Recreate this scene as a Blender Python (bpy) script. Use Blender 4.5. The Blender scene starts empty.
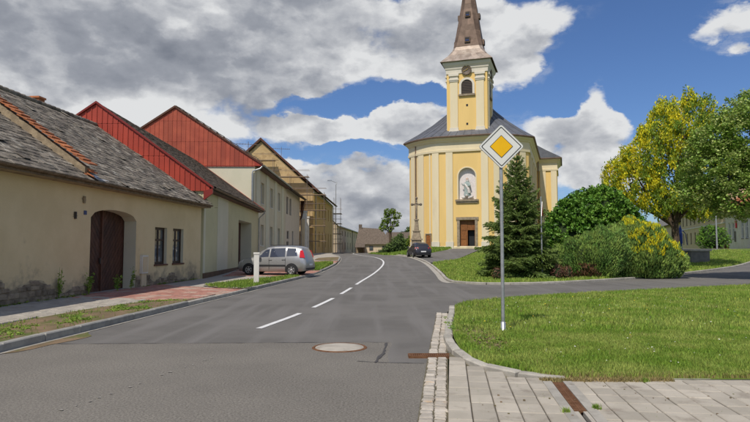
import bpy, bmesh, math, random
import numpy as np
from mathutils import Vector, Matrix, Euler
random.seed(7); RNG = np.random.default_rng(11)
S = bpy.context.scene; C = S.collection; PI = math.pi
# ------------------------------------------------------------- camera
cam = bpy.data.objects.new('camera', bpy.data.cameras.new('camera')); C.objects.link(cam)
cam.location = (0, 0, 1.6); cam.rotation_euler = (math.radians(93.63), 0, 0)
cam.data.sensor_width = 36; cam.data.lens = 27.98; cam.data.clip_end = 4000; cam.data.clip_start = .1
S.camera = cam
S.render.resolution_x = 1024; S.render.resolution_y = 576
S.view_settings.view_transform = 'Standard'; S.view_settings.look = 'None'
S.view_settings.exposure = 0.0; S.view_settings.gamma = 1
# ------------------------------------------------------------- sun
SUN_EL = math.radians(54); sv = Vector((-.46, -.89, 0)).normalized()
sunv = Vector((sv.x*math.cos(SUN_EL), sv.y*math.cos(SUN_EL), math.sin(SUN_EL)))
sl = bpy.data.lights.new('sun', 'SUN'); sl.energy = 3.6; sl.angle = math.radians(.53); sl.color = (1, .93, .83)
sun = bpy.data.objects.new('sun', sl); C.objects.link(sun); sun.rotation_euler = sunv.to_track_quat('Z', 'Y').to_euler()
sun.location = (-20, -20, 60)
# ------------------------------------------------------------- sky with clouds
W = bpy.data.worlds.new('World'); S.world = W; W.use_nodes = True
W.cycles.sampling_method = 'MANUAL'; W.cycles.sample_map_resolution = 512
nt = W.node_tree; nt.nodes.clear()
def nd(t, ty, **kw):
    n = t.nodes.new(ty)
    for k, v in kw.items(): setattr(n, k, v)
    return n
def setin(t, n, i, v):
    if isinstance(v, bpy.types.NodeSocket): t.links.new(v, n.inputs[i])
    elif v is not None: n.inputs[i].default_value = v
def mth(t, op, a, b=None, c=None, clamp=False):
    n = nd(t, 'ShaderNodeMath', operation=op, use_clamp=clamp)
    setin(t, n, 0, a); setin(t, n, 1, b); setin(t, n, 2, c); return n.outputs[0]
def vmt(t, op, a, b=None, out=0):
    n = nd(t, 'ShaderNodeVectorMath', operation=op); setin(t, n, 0, a); setin(t, n, 1, b); return n.outputs[out]
def ramp(t, f, a, b, lo=0., hi=1., smooth=True):
    n = nd(t, 'ShaderNodeMapRange'); n.interpolation_type = 'SMOOTHSTEP' if smooth else 'LINEAR'
    setin(t, n, 0, f); n.inputs[1].default_value = a; n.inputs[2].default_value = b
    n.inputs[3].default_value = lo; n.inputs[4].default_value = hi; return n.outputs[0]
def mixc(t, f, a, b, mode='MIX'):
    n = nd(t, 'ShaderNodeMix', data_type='RGBA', blend_type=mode)
    setin(t, n, 0, f); setin(t, n, 6, a); setin(t, n, 7, b); return n.outputs[2]
def noise(t, v, scale, detail=4, rough=.55, dist=0.):
    n = nd(t, 'ShaderNodeTexNoise'); setin(t, n, 'Vector', v); n.inputs['Scale'].default_value = scale
    n.inputs['Detail'].default_value = detail; n.inputs['Roughness'].default_value = rough
    n.inputs['Distortion'].default_value = dist; return n.outputs[0]
def comb(t, x, y, z):
    n = nd(t, 'ShaderNodeCombineXYZ'); setin(t, n, 0, x); setin(t, n, 1, y); setin(t, n, 2, z); return n.outputs[0]
sky = nd(nt, 'ShaderNodeTexSky', sky_type='NISHITA'); sky.sun_disc = False
sky.sun_elevation = SUN_EL; sky.sun_rotation = math.atan2(sv.x, sv.y) % (2*PI)
sky.air_density = 1.0; sky.dust_density = .5; sky.ozone_density = 3.5
tc = nd(nt, 'ShaderNodeTexCoord'); dirv = vmt(nt, 'NORMALIZE', tc.outputs['Generated'])
sp = nd(nt, 'ShaderNodeSeparateXYZ'); nt.links.new(dirv, sp.inputs[0])
az = mth(nt, 'ARCTAN2', sp.outputs[0], sp.outputs[1]); el = mth(nt, 'ARCSINE', sp.outputs[2])
# cloud banks: place on the dome (azimuth, elevation; written as the photograph's columns and rows), size, weight, greyness
def A(px, py): return math.atan((px-375)/583), math.atan((248-py)/math.hypot(583, px-375))
CL = [
 (110, 20, 280, 62, .60, .20), (50, 60, 150, 40, .30, .16), (340, 30, 170, 50, .50, .03), (440, 50, 90, 40, .45, -.05), (505, 34, 62, 42, .50, -.08),
 (470, 84, 34, 10, .18, .0), (110, 106, 110, 20, .52, -.30), (215, 114, 100, 20, .50, -.04), (240, 86, 90, 16, .36, .10), (70, 130, 90, 30, .4, 0.),
 (395, 122, 76, 22, .54, -.06), (320, 124, 90, 16, .50, .04), (260, 150, 100, 20, .4, .0), (600, 104, 30, 28, .80, -.22), (585, 128, 46, 18, .45, .05), (535, 130, 36, 24, .42, -.1), (560, 165, 70, 26, .42, .0), (620, 175, 55, 34, .42, -.12),
 (725, 26, 40, 18, .62, -.06), (745, 52, 16, 8, .5, .0), (345, 182, 95, 26, .56, .0), (375, 214, 150, 30, .60, .18), (390, 238, 120, 16, .4, .34), (460, 190, 60, 40, .4, .0),
 (650, 70, 90, 44, -.5, 0), (560, 98, 26, 22, -.45, 0), (640, 10, 40, 30, -.3, 0), (420, 93, 60, 9, -.55, 0), (345, 100, 56, 9, -.5, 0), (295, 107, 36, 6, -.26, 0), (690, 130, 50, 50, -.5, 0), (345, 149, 70, 7, -.50, 0), (322, 160, 24, 6, -.3, 0)]
P0 = comb(nt, az, mth(nt, 'MULTIPLY', el, 1.55), 0.)
wn = nd(nt, 'ShaderNodeTexNoise'); nt.links.new(P0, wn.inputs['Vector']); wn.inputs['Scale'].default_value = 9; wn.inputs['Detail'].default_value = 6; wn.inputs['Roughness'].default_value = .6
wv = vmt(nt, 'MULTIPLY', vmt(nt, 'SUBTRACT', wn.outputs['Color'], (.5, .5, .5)), (.11, .075, 0))
uv = vmt(nt, 'ADD', comb(nt, az, el, 0.), wv)
def dens(dx, dy):
    # a seamless lookup: the direction itself, flattened, with a billowing term
    v = vmt(nt, 'ADD', vmt(nt, 'MULTIPLY', dirv, (1, 1, 1.7)), (4.1+dx, 2.7, .9+dy))
    n1 = noise(nt, v, 5.0, 9, .60, .0)
    vo = nd(nt, 'ShaderNodeTexVoronoi'); vo.feature = 'F1'
    setin(nt, vo, 'Vector', vmt(nt, 'ADD', v, vmt(nt, 'MULTIPLY', wn.outputs['Color'], (.10, .10, .10)))); vo.inputs['Scale'].default_value = 11; vo.inputs['Detail'].default_value = 2; vo.inputs['Roughness'].default_value = .5
    bil = mth(nt, 'SUBTRACT', .45, vo.outputs['Distance'])
    return mth(nt, 'ADD', n1, mth(nt, 'MULTIPLY', bil, .30))
blob = None; grey = None
for (px, py, rx, ry, w, gw) in CL:
    a, e = A(px, py); ch = math.cos(a)
    L = vmt(nt, 'LENGTH', vmt(nt, 'MULTIPLY', vmt(nt, 'SUBTRACT', uv, (a, e, 0)), (583/rx/ch, 583/ry, 0)), out=1)
    m = ramp(nt, L, 1.45, .25)
    b = mth(nt, 'MULTIPLY', m, w); blob = b if blob is None else mth(nt, 'ADD', blob, b)
    if gw:
        b = mth(nt, 'MULTIPLY', m, gw); grey = b if grey is None else mth(nt, 'ADD', grey, b)
d0 = dens(0, 0); d1 = dens(.012, .055)
away = mth(nt, 'MULTIPLY', ramp(nt, mth(nt, 'ABSOLUTE', az), .62, 1.0), ramp(nt, noise(nt, dirv, 2.3, 3, .5), .47, .58, 0., .42))   # fair-weather clouds all round the horizon
blob = mth(nt, 'ADD', blob, away)
cov = mth(nt, 'ADD', d0, mth(nt, 'SUBTRACT', mth(nt, 'MINIMUM', blob, .62), .02))
alpha = ramp(nt, cov, .54, .78)
wisp = noise(nt, vmt(nt, 'MULTIPLY', uv, (1.0, 2.6, 1.)), 6.5, 9, .66, .6)   # thin torn cloud round the banks
wa = mth(nt, 'MULTIPLY', ramp(nt, wisp, .46, .74), ramp(nt, cov, .30, .62, 0., .62))
alpha = mth(nt, 'MAXIMUM', alpha, wa)
thick = ramp(nt, cov, .68, 1.2)
lit = mth(nt, 'SUBTRACT', d0, d1)
shade = mth(nt, 'ADD', mth(nt, 'ADD', mth(nt, 'MULTIPLY', thick, .26), grey), mth(nt, 'MULTIPLY', mth(nt, 'SUBTRACT', .045, lit), 1.7), clamp=True)
cr = nd(nt, 'ShaderNodeValToRGB'); nt.links.new(shade, cr.inputs[0])
cr.color_ramp.elements[0].color = (7.4, 7.5, 7.6, 1); cr.color_ramp.elements[0].position = 0
e = cr.color_ramp.elements.new(.25); e.color = (5.2, 5.35, 5.65, 1)
e = cr.color_ramp.elements.new(.55); e.color = (3.2, 3.4, 3.85, 1)
cr.color_ramp.elements[-1].color = (2.0, 2.2, 2.65, 1); cr.color_ramp.elements[-1].position = 1
skyc = mixc(nt, 1., sky.outputs[0], (.62, .76, 1.0, 1), 'MULTIPLY')
bg = nd(nt, 'ShaderNodeBackground'); bg.inputs[1].default_value = .10
nt.links.new(mixc(nt, alpha, skyc, cr.outputs[0]), bg.inputs[0])
nt.links.new(bg.outputs[0], nd(nt, 'ShaderNodeOutputWorld').inputs[0])
# ------------------------------------------------------------- materials
def c4(c): return (c[0], c[1], c[2], 1)
MATS = {}
def M(name, c1, c2=None, scale=3., rough=.85, bump=0., bscale=30., isl=0., metal=0., c3=None, s3=1.2, t3=(.55, .7), spec=.3, zlow=None, alpha=None, stretch=None, hue=0., trans=0.):
    m = bpy.data.materials.new(name); m.use_nodes = True; t = m.node_tree; p = t.nodes['Principled BSDF']
    g = nd(t, 'ShaderNodeNewGeometry'); pos = g.outputs['Position']
    if stretch: pos = vmt(t, 'MULTIPLY', pos, stretch)
    col = c4(c1)
    if c2: col = mixc(t, ramp(t, noise(t, pos, scale, 6, .6), .38, .62), c4(c1), c4(c2))
    if c3: # blotches of wear with an outline of their own
        f = noise(t, vmt(t, 'ADD', pos, (7.3, 2.1, 5.5)), s3, 9, .65)
        if zlow:   # damp rising from the ground: more wear low on the wall
            sz = nd(t, 'ShaderNodeSeparateXYZ'); t.links.new(g.outputs['Position'], sz.inputs[0])
            f = mth(t, 'ADD', f, ramp(t, sz.outputs[2], zlow[0], zlow[1], .27, -.02, False))
        col = mixc(t, ramp(t, f, t3[0], t3[1]), col, c4(c3))
    if isl or hue:
        oi = nd(t, 'ShaderNodeObjectInfo')
        r = mth(t, 'FRACT', mth(t, 'ADD', g.outputs['Random Per Island'], oi.outputs['Random']))
        h = nd(t, 'ShaderNodeHueSaturation'); setin(t, h, 'Color', col)
        setin(t, h, 'Value', ramp(t, r, 0, 1, 1-isl, 1+isl, False))
        if hue: setin(t, h, 'Hue', ramp(t, mth(t, 'FRACT', mth(t, 'MULTIPLY', r, 7.31)), 0, 1, .5-hue, .5+hue, False))
        col = h.outputs[0]
    setin(t, p, 'Base Color', col)
    p.inputs['Roughness'].default_value = rough; p.inputs['Metallic'].default_value = metal
    p.inputs['Specular IOR Level'].default_value = spec
    if bump:
        b = nd(t, 'ShaderNodeBump'); b.inputs['Strength'].default_value = min(1, bump); b.inputs['Distance'].default_value = .02*max(1, bump)
        setin(t, b, 'Height', noise(t, pos, bscale, 6, .6)); t.links.new(b.outputs[0], p.inputs['Normal'])
    if trans:
        tr = nd(t, 'ShaderNodeBsdfTranslucent'); setin(t, tr, 0, col); mx = nd(t, 'ShaderNodeMixShader'); mx.inputs[0].default_value = trans
        t.links.new(p.outputs[0], mx.inputs[1]); t.links.new(tr.outputs[0], mx.inputs[2]); t.links.new(mx.outputs[0], t.nodes['Material Output'].inputs[0])
    MATS[name] = m; return m
def road_mat():
    m = M('asphalt', (.135, .128, .120), (.155, .148, .138), .5, .9, .12, 120.)
    t = m.node_tree; p = t.nodes['Principled BSDF']; g = nd(t, 'ShaderNodeNewGeometry')
    sz = nd(t, 'ShaderNodeSeparateXYZ'); t.links.new(g.outputs['Position'], sz.inputs[0])
    X, Y = sz.outputs[0], sz.outputs[1]
    wob = mth(t, 'MULTIPLY', mth(t, 'SUBTRACT', noise(t, g.outputs['Position'], 1.3, 3), .5), .16)
    yy = mth(t, 'ADD', Y, wob)
    # the nearer surfacing is the older, coarser and paler one; it ends at a seam across the road
    old = mth(t, 'LESS_THAN', yy, mth(t, 'ADD', 10.05, mth(t, 'MULTIPLY', X, .035)))
    notp = mth(t, 'SUBTRACT', 1., mth(t, 'MULTIPLY', mth(t, 'GREATER_THAN', yy, 8.25), mth(t, 'GREATER_THAN', mth(t, 'ADD', X, mth(t, 'MULTIPLY', mth(t, 'SUBTRACT', 8.25, Y), .05)), mth(t, 'ADD', .18, wob))))
    old = mth(t, 'MULTIPLY', old, notp)
    pos = g.outputs['Position']
    agg = noise(t, pos, 42, 6, .85); big = noise(t, pos, .45, 4, .6)
    newc = mixc(t, ramp(t, big, .35, .65), (.132, .124, .112, 1), (.170, .160, .145, 1))
    track = noise(t, vmt(t, 'MULTIPLY', pos, (2.2, .12, 1)), 1.0, 3, .5)
    newc = mixc(t, ramp(t, track, .45, .7), newc, (.178, .168, .155, 1))
    oldc = mixc(t, ramp(t, big, .3, .7), (.160, .147, .126, 1), (.196, .180, .153, 1))
    spk = ramp(t, agg, .36, .64, .40, 1.6, False)
    spk2 = ramp(t, agg, .35, .7, .82, 1.2, False)
    oldc = mixc(t, 1., oldc, comb(t, spk, spk, spk), 'MULTIPLY'); newc = mixc(t, 1., newc, comb(t, spk2, spk2, spk2), 'MULTIPLY')
    stain = ramp(t, noise(t, vmt(t, 'ADD', pos, (9, 4, 0)), .9, 5, .6), .66, .78, 0, .25)
    col = mixc(t, old, newc, oldc); col = mixc(t, stain, col, (.075, .072, .07, 1))
    setin(t, p, 'Base Color', col)
    return m
road_mat()
M('ground', (.09, .11, .035), (.13, .12, .05), 1.5, .95, .5)
M('turf', (.10, .16, .02), (.15, .19, .035), 1.2, .95, .8, 25, c3=(.13, .085, .05), s3=1.4, t3=(.62, .72))
M('soil', (.24, .165, .10), (.17, .125, .07), 2.2, .95, .8, 30, c3=(.11, .13, .035), s3=1.6, t3=(.5, .62))
M('grass', (.21, .33, .04), (.36, .43, .095), 1.1, .7, isl=.45, hue=.018, trans=.3)
M('grass_dry', (.36, .27, .12), (.3, .25, .1), 2, .8, isl=.3, trans=.2)
M('weed', (.16, .27, .035), (.26, .36, .06), 2, .6, isl=.3, hue=.012, trans=.25)
M('flower_white', (.7, .68, .6), rough=.7); M('flower_yellow', (.75, .55, .04), rough=.7)
M('paint_white', (.78, .78, .76), (.66, .65, .62), 8, .7, .2, 90)
M('paint_worn', (.36, .34, .30), (.2, .185, .16), 22, .8)
M('stucco_old', (.72, .575, .35), (.66, .52, .305), .6, .92, .45, 22, c3=(.36, .29, .195), s3=1.3, t3=(.62, .84), zlow=(.1, 1.9))
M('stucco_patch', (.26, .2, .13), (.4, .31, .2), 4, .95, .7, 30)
M('stucco_edge', (.50, .41, .27), (.36, .29, .19), 6, .95, .6, 40)
M('stucco_green', (.58, .54, .33), (.55, .51, .31), .8, .9, .3, 30, c3=(.37, .34, .2), s3=1, t3=(.6, .8))
M('stucco_pale', (.66, .62, .47), (.62, .59, .44), .9, .9, .25, 30)
M('stucco_greenish', (.62, .55, .39), (.58, .515, .365), .9, .9, .25, 30, c3=(.38, .36, .25), s3=.8, t3=(.6, .8))
M('stucco_grey', (.64, .56, .45), (.60, .52, .42), .9, .9, .25, 30)
M('stucco_cream', (.66, .54, .36), (.60, .48, .31), 1.1, .9, .35, 30, c3=(.49, .43, .30), s3=1., t3=(.58, .75))
M('stucco_white', (.74, .72, .66), (.66, .63, .56), 1.5, .85, .2, 30)
M('stucco_raw', (.58, .42, .22), (.48, .34, .17), .7, .95, .6, 20, c3=(.38, .26, .13), s3=.6, t3=(.5, .66))
M('stucco_yellow', (.74, .52, .22), (.7, .48, .20), .8, .9, .25, 30)
M('stucco_beige', (.68, .55, .39), (.62, .49, .34), .5, .9, .3, 20)
M('plinth_brown', (.16, .10, .06), (.12, .08, .05), 3, .9, .4, 40)
M('stone_rubble', (.30, .24, .17), (.20, .155, .11), 5, .9, .9, 18, isl=.3)
M('mortar', (.27, .22, .15), (.18, .14, .10), 5, .95, .6, 30)
M('church_yellow', (.83, .58, .22), (.79, .55, .205), .5, .88, .15, 30, c3=(.70, .48, .19), s3=1.1, t3=(.50, .85), zlow=(1.2, 3.5), stretch=(1, 1, .22))
M('church_cream', (.78, .67, .45), (.75, .64, .42), .6, .85, .15, 30, c3=(.60, .50, .34), s3=1.3, t3=(.54, .85), zlow=(1.2, 3.2), stretch=(1, 1, .22))
M('church_white', (.72, .66, .55), (.68, .62, .51), .6, .85, .15, 30)
M('church_roof', (.105, .11, .125), (.135, .14, .155), 1.2, .6, .2, 4, spec=.4)
M('copper_spire', (.15, .10, .072), (.20, .135, .10), 1.6, .62, .4, 8, isl=.22, metal=.15)
M('copper_new', (.30, .235, .19), (.40, .33, .275), 1.6, .5, .3, 6, isl=.2, metal=.25)
M('zinc', (.38, .40, .41), (.46, .48, .49), 4, .42, .1, 20, metal=.7)
M('steel_pole', (.34, .35, .35), (.42, .43, .43), 9, .5, .1, 40, metal=.5)
M('slate', (.21, .18, .14), (.13, .11, .09), 2.4, .9, .8, 22, isl=.45, c3=(.40, .37, .31), s3=2.4, t3=(.52, .7))
M('under_roof', (.07, .06, .05)); M('tile_orange', (.47, .17, .07), (.34, .12, .055), 3, .85, .4, 25, isl=.25)
M('tile_brown', (.10, .078, .06), (.15, .118, .092), 3.5, .9, .8, 12, isl=.25)
M('tile_grey', (.16, .15, .14), (.2, .19, .17), 1.4, .9, .6, 12)
M('sheet_white', (.66, .66, .65), (.58, .58, .58), 1., .95, .1, 12)
M('red_metal', (.42, .055, .028), (.35, .045, .024), .7, .5, .1, 6, isl=.10, spec=.4)
M('red_metal_faded', (.42, .085, .042), (.34, .062, .032), .6, .55, .1, 6, isl=.14, spec=.4)
M('red_trim', (.22, .03, .022), rough=.45); M('brown_trim', (.13, .05, .03), (.09, .04, .025), 4, .6)
M('gutter_brown', (.13, .085, .05), (.2, .14, .09), 5, .6, .2, 30)
M('gate_wood', (.095, .042, .026), (.06, .026, .018), 6, .6, .4, 30, isl=.28, stretch=(1, 1, .3))
M('door_wood', (.30, .12, .035), (.22, .085, .028), 5, .55, .2, 30, isl=.2)
M('window_brown', (.05, .028, .018), rough=.5); M('window_white', (.75, .75, .73), rough=.4)
M('window_green', (.25, .27, .2), rough=.5); M('glass', (.045, .055, .065), (.09, .10, .11), 1.3, .06, spec=.8)
M('curtain', (.22, .23, .22), (.12, .13, .13), 4, .8); M('louver', (.10, .075, .055), rough=.7)
M('kerb_grey', (.33, .32, .285), (.27, .26, .235), 5, .9, .5, 60, isl=.10, c3=(.17, .15, .12), s3=4, t3=(.6, .75))
M('kerb_pale', (.45, .42, .36), (.36, .335, .285), 5, .9, .5, 60, isl=.12, c3=(.22, .19, .15), s3=3.5, t3=(.6, .75))
M('paver_grey', (.46, .415, .34), (.41, .37, .30), 3, .92, .5, 80, isl=.14, c3=(.29, .25, .20), s3=3.2, t3=(.54, .72))
M('paver_bed', (.12, .105, .07), (.17, .15, .10), 6, .95, .5, 60)
M('paver_pave', (.42, .385, .33), (.36, .325, .275), 3, .92, .5, 60, isl=.10)
M('paver_red', (.42, .21, .16), (.36, .17, .13), 3, .92, .4, 60, isl=.14, c3=(.44, .33, .26), s3=1.1, t3=(.48, .62))
M('cobble', (.52, .47, .40), (.43, .385, .32), 7, .9, .8, 50, isl=.22, c3=(.50, .33, .18), s3=2.5, t3=(.58, .72))
M('rust', (.16, .075, .035), (.22, .11, .055), 9, .8, .6, 60, metal=.25, c3=(.12, .05, .03), s3=9)
M('iron_cast', (.25, .22, .19), (.32, .285, .24), 8, .7, .5, 60, metal=.2)
M('concrete', (.47, .43, .36), (.38, .345, .29), 3, .9, .5, 40, c3=(.2, .17, .14), s3=3, t3=(.55, .7))
M('concrete_dark', (.22, .205, .185), (.17, .16, .145), 3, .9, .5, 40)
M('tar', (.075, .07, .066), rough=.7)
M('sandstone', (.36, .29, .20), (.25, .20, .14), 3, .9, .7, 20)
M('sandstone_dark', (.22, .18, .14), (.14, .115, .09), 3, .9, .7, 20)
M('bark', (.12, .085, .055), (.075, .055, .04), 4, .95, .9, 20, stretch=(1, 1, .3))
M('leaf_green', (.17, .27, .03), (.27, .37, .045), .55, .55, isl=.4, hue=.015, trans=.3)
M('leaf_linden', (.18, .29, .04), (.30, .41, .09), .6, .5, isl=.45, hue=.015, trans=.3)
M('leaf_bract', (.52, .56, .20), (.42, .50, .15), .8, .6, isl=.3, trans=.3)
M('leaf_yellow', (.85, .74, .03), (.68, .66, .04), .8, .5, isl=.3, hue=.015, trans=.35)
M('leaf_dark', (.09, .21, .025), (.18, .33, .045), .8, .45, isl=.45, hue=.012, trans=.2)
M('leaf_spruce', (.13, .20, .04), (.20, .27, .065), .7, .6, isl=.4, hue=.012, trans=.1)
M('leaf_spruce_tip', (.24, .33, .10), (.19, .28, .085), .7, .6, isl=.3, trans=.1)
M('leaf_juniper', (.12, .22, .045), (.24, .34, .07), 1.6, .6, isl=.6, hue=.015, trans=.15)
M('leaf_juniper_tip', (.26, .30, .04), (.18, .25, .04), .9, .6, isl=.35, trans=.15)
M('leaf_dead', (.25, .12, .06), (.16, .09, .05), 2, .8, isl=.3)
M('leaf_far', (.09, .15, .04), (.13, .19, .05), .3, .8, isl=.4, trans=.1)
M('leaf_red', (.12, .045, .035), (.16, .09, .04), 2, .6, isl=.3)
M('leaf_shade', (.022, .038, .012), (.03, .05, .015), 2, .95)  # near-black green: shade between the leaves put into the colour
M('car_silver', (.40, .40, .395), rough=.32, metal=.55, spec=.6); M('car_graphite', (.05, .05, .062), rough=.3, metal=.4, spec=.6)
M('car_blue', (.03, .06, .22), rough=.3, spec=.6)
M('plastic_black', (.025, .025, .027), rough=.55); M('tyre', (.022, .022, .022), rough=.8); M('rim_alloy', (.5, .5, .5), rough=.35, metal=.7)
M('tail_red', (.6, .01, .012), rough=.2, spec=.7); M('lamp_clear', (.7, .7, .72), rough=.15, spec=.8); M('plate_white', (.8, .8, .8), rough=.5)
M('car_glass', (.02, .024, .028), rough=.05, spec=.9); M('glass_van', (.05, .06, .09), rough=.05, spec=.9)
M('sign_yellow', (.86, .48, .005), (.82, .45, .005), 3, .45); M('sign_white', (.74, .73, .68), (.70, .69, .64), 3, .4); M('sign_black', (.02, .02, .02), rough=.45); M('sign_grey', (.35, .36, .37), rough=.4, metal=.6)
M('sign_red', (.6, .02, .02), rough=.4); M('sign_blue', (.03, .05, .16), rough=.4)
M('pump_blue', (.025, .06, .26), (.02, .045, .2), 5, .45); M('statue_robe', (.30, .38, .36), (.40, .45, .42), 5, .7); M('statue_white', (.72, .68, .62), (.55, .5, .46), 5, .8)
M('statue_skin', (.6, .42, .32), rough=.7); M('niche_plaster', (.80, .75, .72), (.68, .62, .60), 9, .9, .6, 25); M('gold', (.6, .42, .1), rough=.4, metal=.6)
M('iron_dark', (.06, .05, .045), rough=.6); M('scaffold', (.20, .17, .15), (.28, .2, .15), 4, .6, metal=.4); M('plank', (.42, .29, .15), (.34, .23, .12), 3, .85, isl=.2)
M('clock_face', (.14, .11, .09), rough=.6)
# ------------------------------------------------------------- terrain
def sm(a, b, x):
    t = min(1, max(0, (x-a)/(b-a))); return t*t*(3-2*t)
def g(x, y):
    z = .68*sm(30, 62, y) + .06*sm(60, 85, y) - .34*sm(88, 135, y)
    z += .8*sm(50, 74, y+.6*(x-10))*sm(1, 7, x)
    return z
def lerp(a, b, t): return a+(b-a)*t
def resample(P, n=None, step=None):
    P = [Vector(p) for p in P]; L = [0]
    for a, b in zip(P, P[1:]): L.append(L[-1]+(b-a).length)
    if step: n = max(2, int(round(L[-1]/step))+1)
    out = []
    for i in range(n):
        s = L[-1]*i/(n-1); k = 0
        while k < len(L)-2 and L[k+1] < s: k += 1
        out.append(P[k].lerp(P[k+1], (s-L[k])/max(1e-9, L[k+1]-L[k])))
    return out
def smooth_path(P, it=2):
    P = [Vector(p) for p in P]
    for _ in range(it):
        Q = [P[0]]
        for a, b in zip(P, P[1:]): Q += [a.lerp(b, .25), a.lerp(b, .75)]
        P = Q+[P[-1]]
    return P
# ------------------------------------------------------------- object helpers
def link(name, me, mat=None, parent=None):
    o = bpy.data.objects.new(name, me); C.objects.link(o)
    if me is not None and mat is not None and not me.materials:
        me.materials.append(MATS[mat] if isinstance(mat, str) else mat)
    if parent: o.parent = parent
    return o
def tag(o, label=None, cat=None, group=None, kind=None):
    if label: o['label'] = label
    if cat: o['category'] = cat
    if group: o['group'] = group
    if kind: o['kind'] = kind
    return o
def empty(name, loc, rz, label, cat, group=None):
    o = bpy.data.objects.new(name, None); C.objects.link(o); o.location = loc; o.rotation_euler = (0, 0, rz)
    o.empty_display_size = .2
    return tag(o, label, cat, group)
def copy_tree(o, parent=None):
    c = o.copy(); C.objects.link(c)
    if parent: c.parent = parent
    for ch in list(o.children): copy_tree(ch, c)
    return c
class MB:
    def __init__(s): s.v = []; s.f = []; s.sm = []
    def add(s, vs, fs, smooth=False):
        n = len(s.v); s.v += [tuple(v) for v in vs]; s.f += [tuple(i+n for i in f) for f in fs]; s.sm += [smooth]*len(fs); return s
    def box(s, x0, x1, y0, y1, z0, z1, m=None):
        vs = [Vector((x, y, z)) for z in (z0, z1) for x, y in ((x0, y0), (x1, y0), (x1, y1), (x0, y1))]
        if m is not None: vs = [m @ v for v in vs]
        return s.add(vs, [(3, 2, 1, 0), (4, 5, 6, 7), (0, 1, 5, 4), (1, 2, 6, 5), (2, 3, 7, 6), (3, 0, 4, 7)])
    def quad(s, a, b, c, d): return s.add([a, b, c, d], [(0, 1, 2, 3)])
    def prism(s, poly, d, m=None):   # polygon of 3-D points pushed along d
        n = len(poly); d = Vector(d); P = [Vector(p) for p in poly]; vs = P+[p+d for p in P]
        if m is not None: vs = [m @ v for v in vs]
        return s.add(vs, [tuple(range(n-1, -1, -1)), tuple(range(n, 2*n))]+[(i, (i+1) % n, n+(i+1) % n, n+i) for i in range(n)])
    def tube(s, P, r, n=8, cap=True, smooth=True):
        P = [Vector(p) for p in P]; R = r if isinstance(r, (list, tuple)) else [r]*len(P); vs = []; fs = []
        for i, p in enumerate(P):
            d = (P[min(i+1, len(P)-1)]-P[max(i-1, 0)]).normalized()
            a = d.orthogonal().normalized() if i == 0 else (a-d*a.dot(d)).normalized()
            b = d.cross(a)
            vs += [p+(a*math.cos(2*PI*k/n)+b*math.sin(2*PI*k/n))*R[i] for k in range(n)]
        for i in range(len(P)-1):
            for k in range(n): fs.append((i*n+k, i*n+(k+1) % n, (i+1)*n+(k+1) % n, (i+1)*n+k))
        s.add(vs, fs, smooth)
        if cap: s.add(vs[:n], [tuple(range(n-1, -1, -1))]); s.add(vs[-n:], [tuple(range(n))])
        return s
    def lathe(s, prof, n=16, c=(0, 0, 0), m=None, smooth=True):
        vs = [Vector((c[0]+r*math.cos(2*PI*k/n), c[1]+r*math.sin(2*PI*k/n), c[2]+z)) for r, z in prof for k in range(n)]
        if m is not None: vs = [m @ v for v in vs]
        fs = [(i*n+k, i*n+(k+1) % n, (i+1)*n+(k+1) % n, (i+1)*n+k) for i in range(len(prof)-1) for k in range(n)]
        return s.add(vs, fs, smooth)
    def sweep(s, path, prof, closed=False):   # path of (x,y); profile of (outward offset, z); outward = right of travel
        n = len(path); P = [Vector((p[0], p[1])) for p in path]; k = len(prof); vs = []
        for i in range(n):
            a = P[i-1] if (i > 0 or closed) else None; b = P[(i+1) % n] if (i < n-1 or closed) else None
            d1 = (P[i]-a).normalized() if a is not None else (b-P[i]).normalized(); d2 = (b-P[i]).normalized() if b is not None else d1
            n1 = Vector((d1.y, -d1.x)); n2 = Vector((d2.y, -d2.x)); nn = (n1+n2)
            nn = nn.normalized()/max(.35, (nn.normalized()).dot(n1)) if nn.length > 1e-6 else n1
            for o_, z in prof: vs.append((P[i].x+nn.x*o_, P[i].y+nn.y*o_, z))
        m_ = n if closed else n-1
        fs = [(i*k+j, ((i+1) % n)*k+j, ((i+1) % n)*k+j+1, i*k+j+1) for i in range(m_) for j in range(k-1)]
        return s.add(vs, fs)
    def mesh(s, name):
        me = bpy.data.meshes.new(name); me.from_pydata(s.v, [], s.f); me.update()
        if any(s.sm): me.polygons.foreach_set('use_smooth', s.sm)
        return me
    def build(s, name, mat, parent=None, fix=True):
        me = s.mesh(name)
        if fix:
            b = bmesh.new(); b.from_mesh(me); bmesh.ops.recalc_face_normals(b, faces=b.faces); b.to_mesh(me); b.free()
        return link(name, me, mat, parent)
def npmesh(name, V, F):   # V (n,3), F (m,k) with constant k
    me = bpy.data.meshes.new(name); V = np.asarray(V, dtype=np.float32); F = np.asarray(F, dtype=np.int32); k = F.shape[1]
    me.vertices.add(len(V)); me.vertices.foreach_set('co', V.ravel())
    me.loops.add(F.size); me.loops.foreach_set('vertex_index', F.ravel())
    me.polygons.add(len(F)); me.polygons.foreach_set('loop_start', np.arange(0, F.size, k, dtype=np.int32))
    me.update(calc_edges=True); me.validate(); return me
CAMP = Vector((0, 0, 1.6))
def in_view(p):
    return p.y > 1 and abs(p.x/p.y) < .70 and -.52 < (p.z-1.6)/p.y < .5
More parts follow.
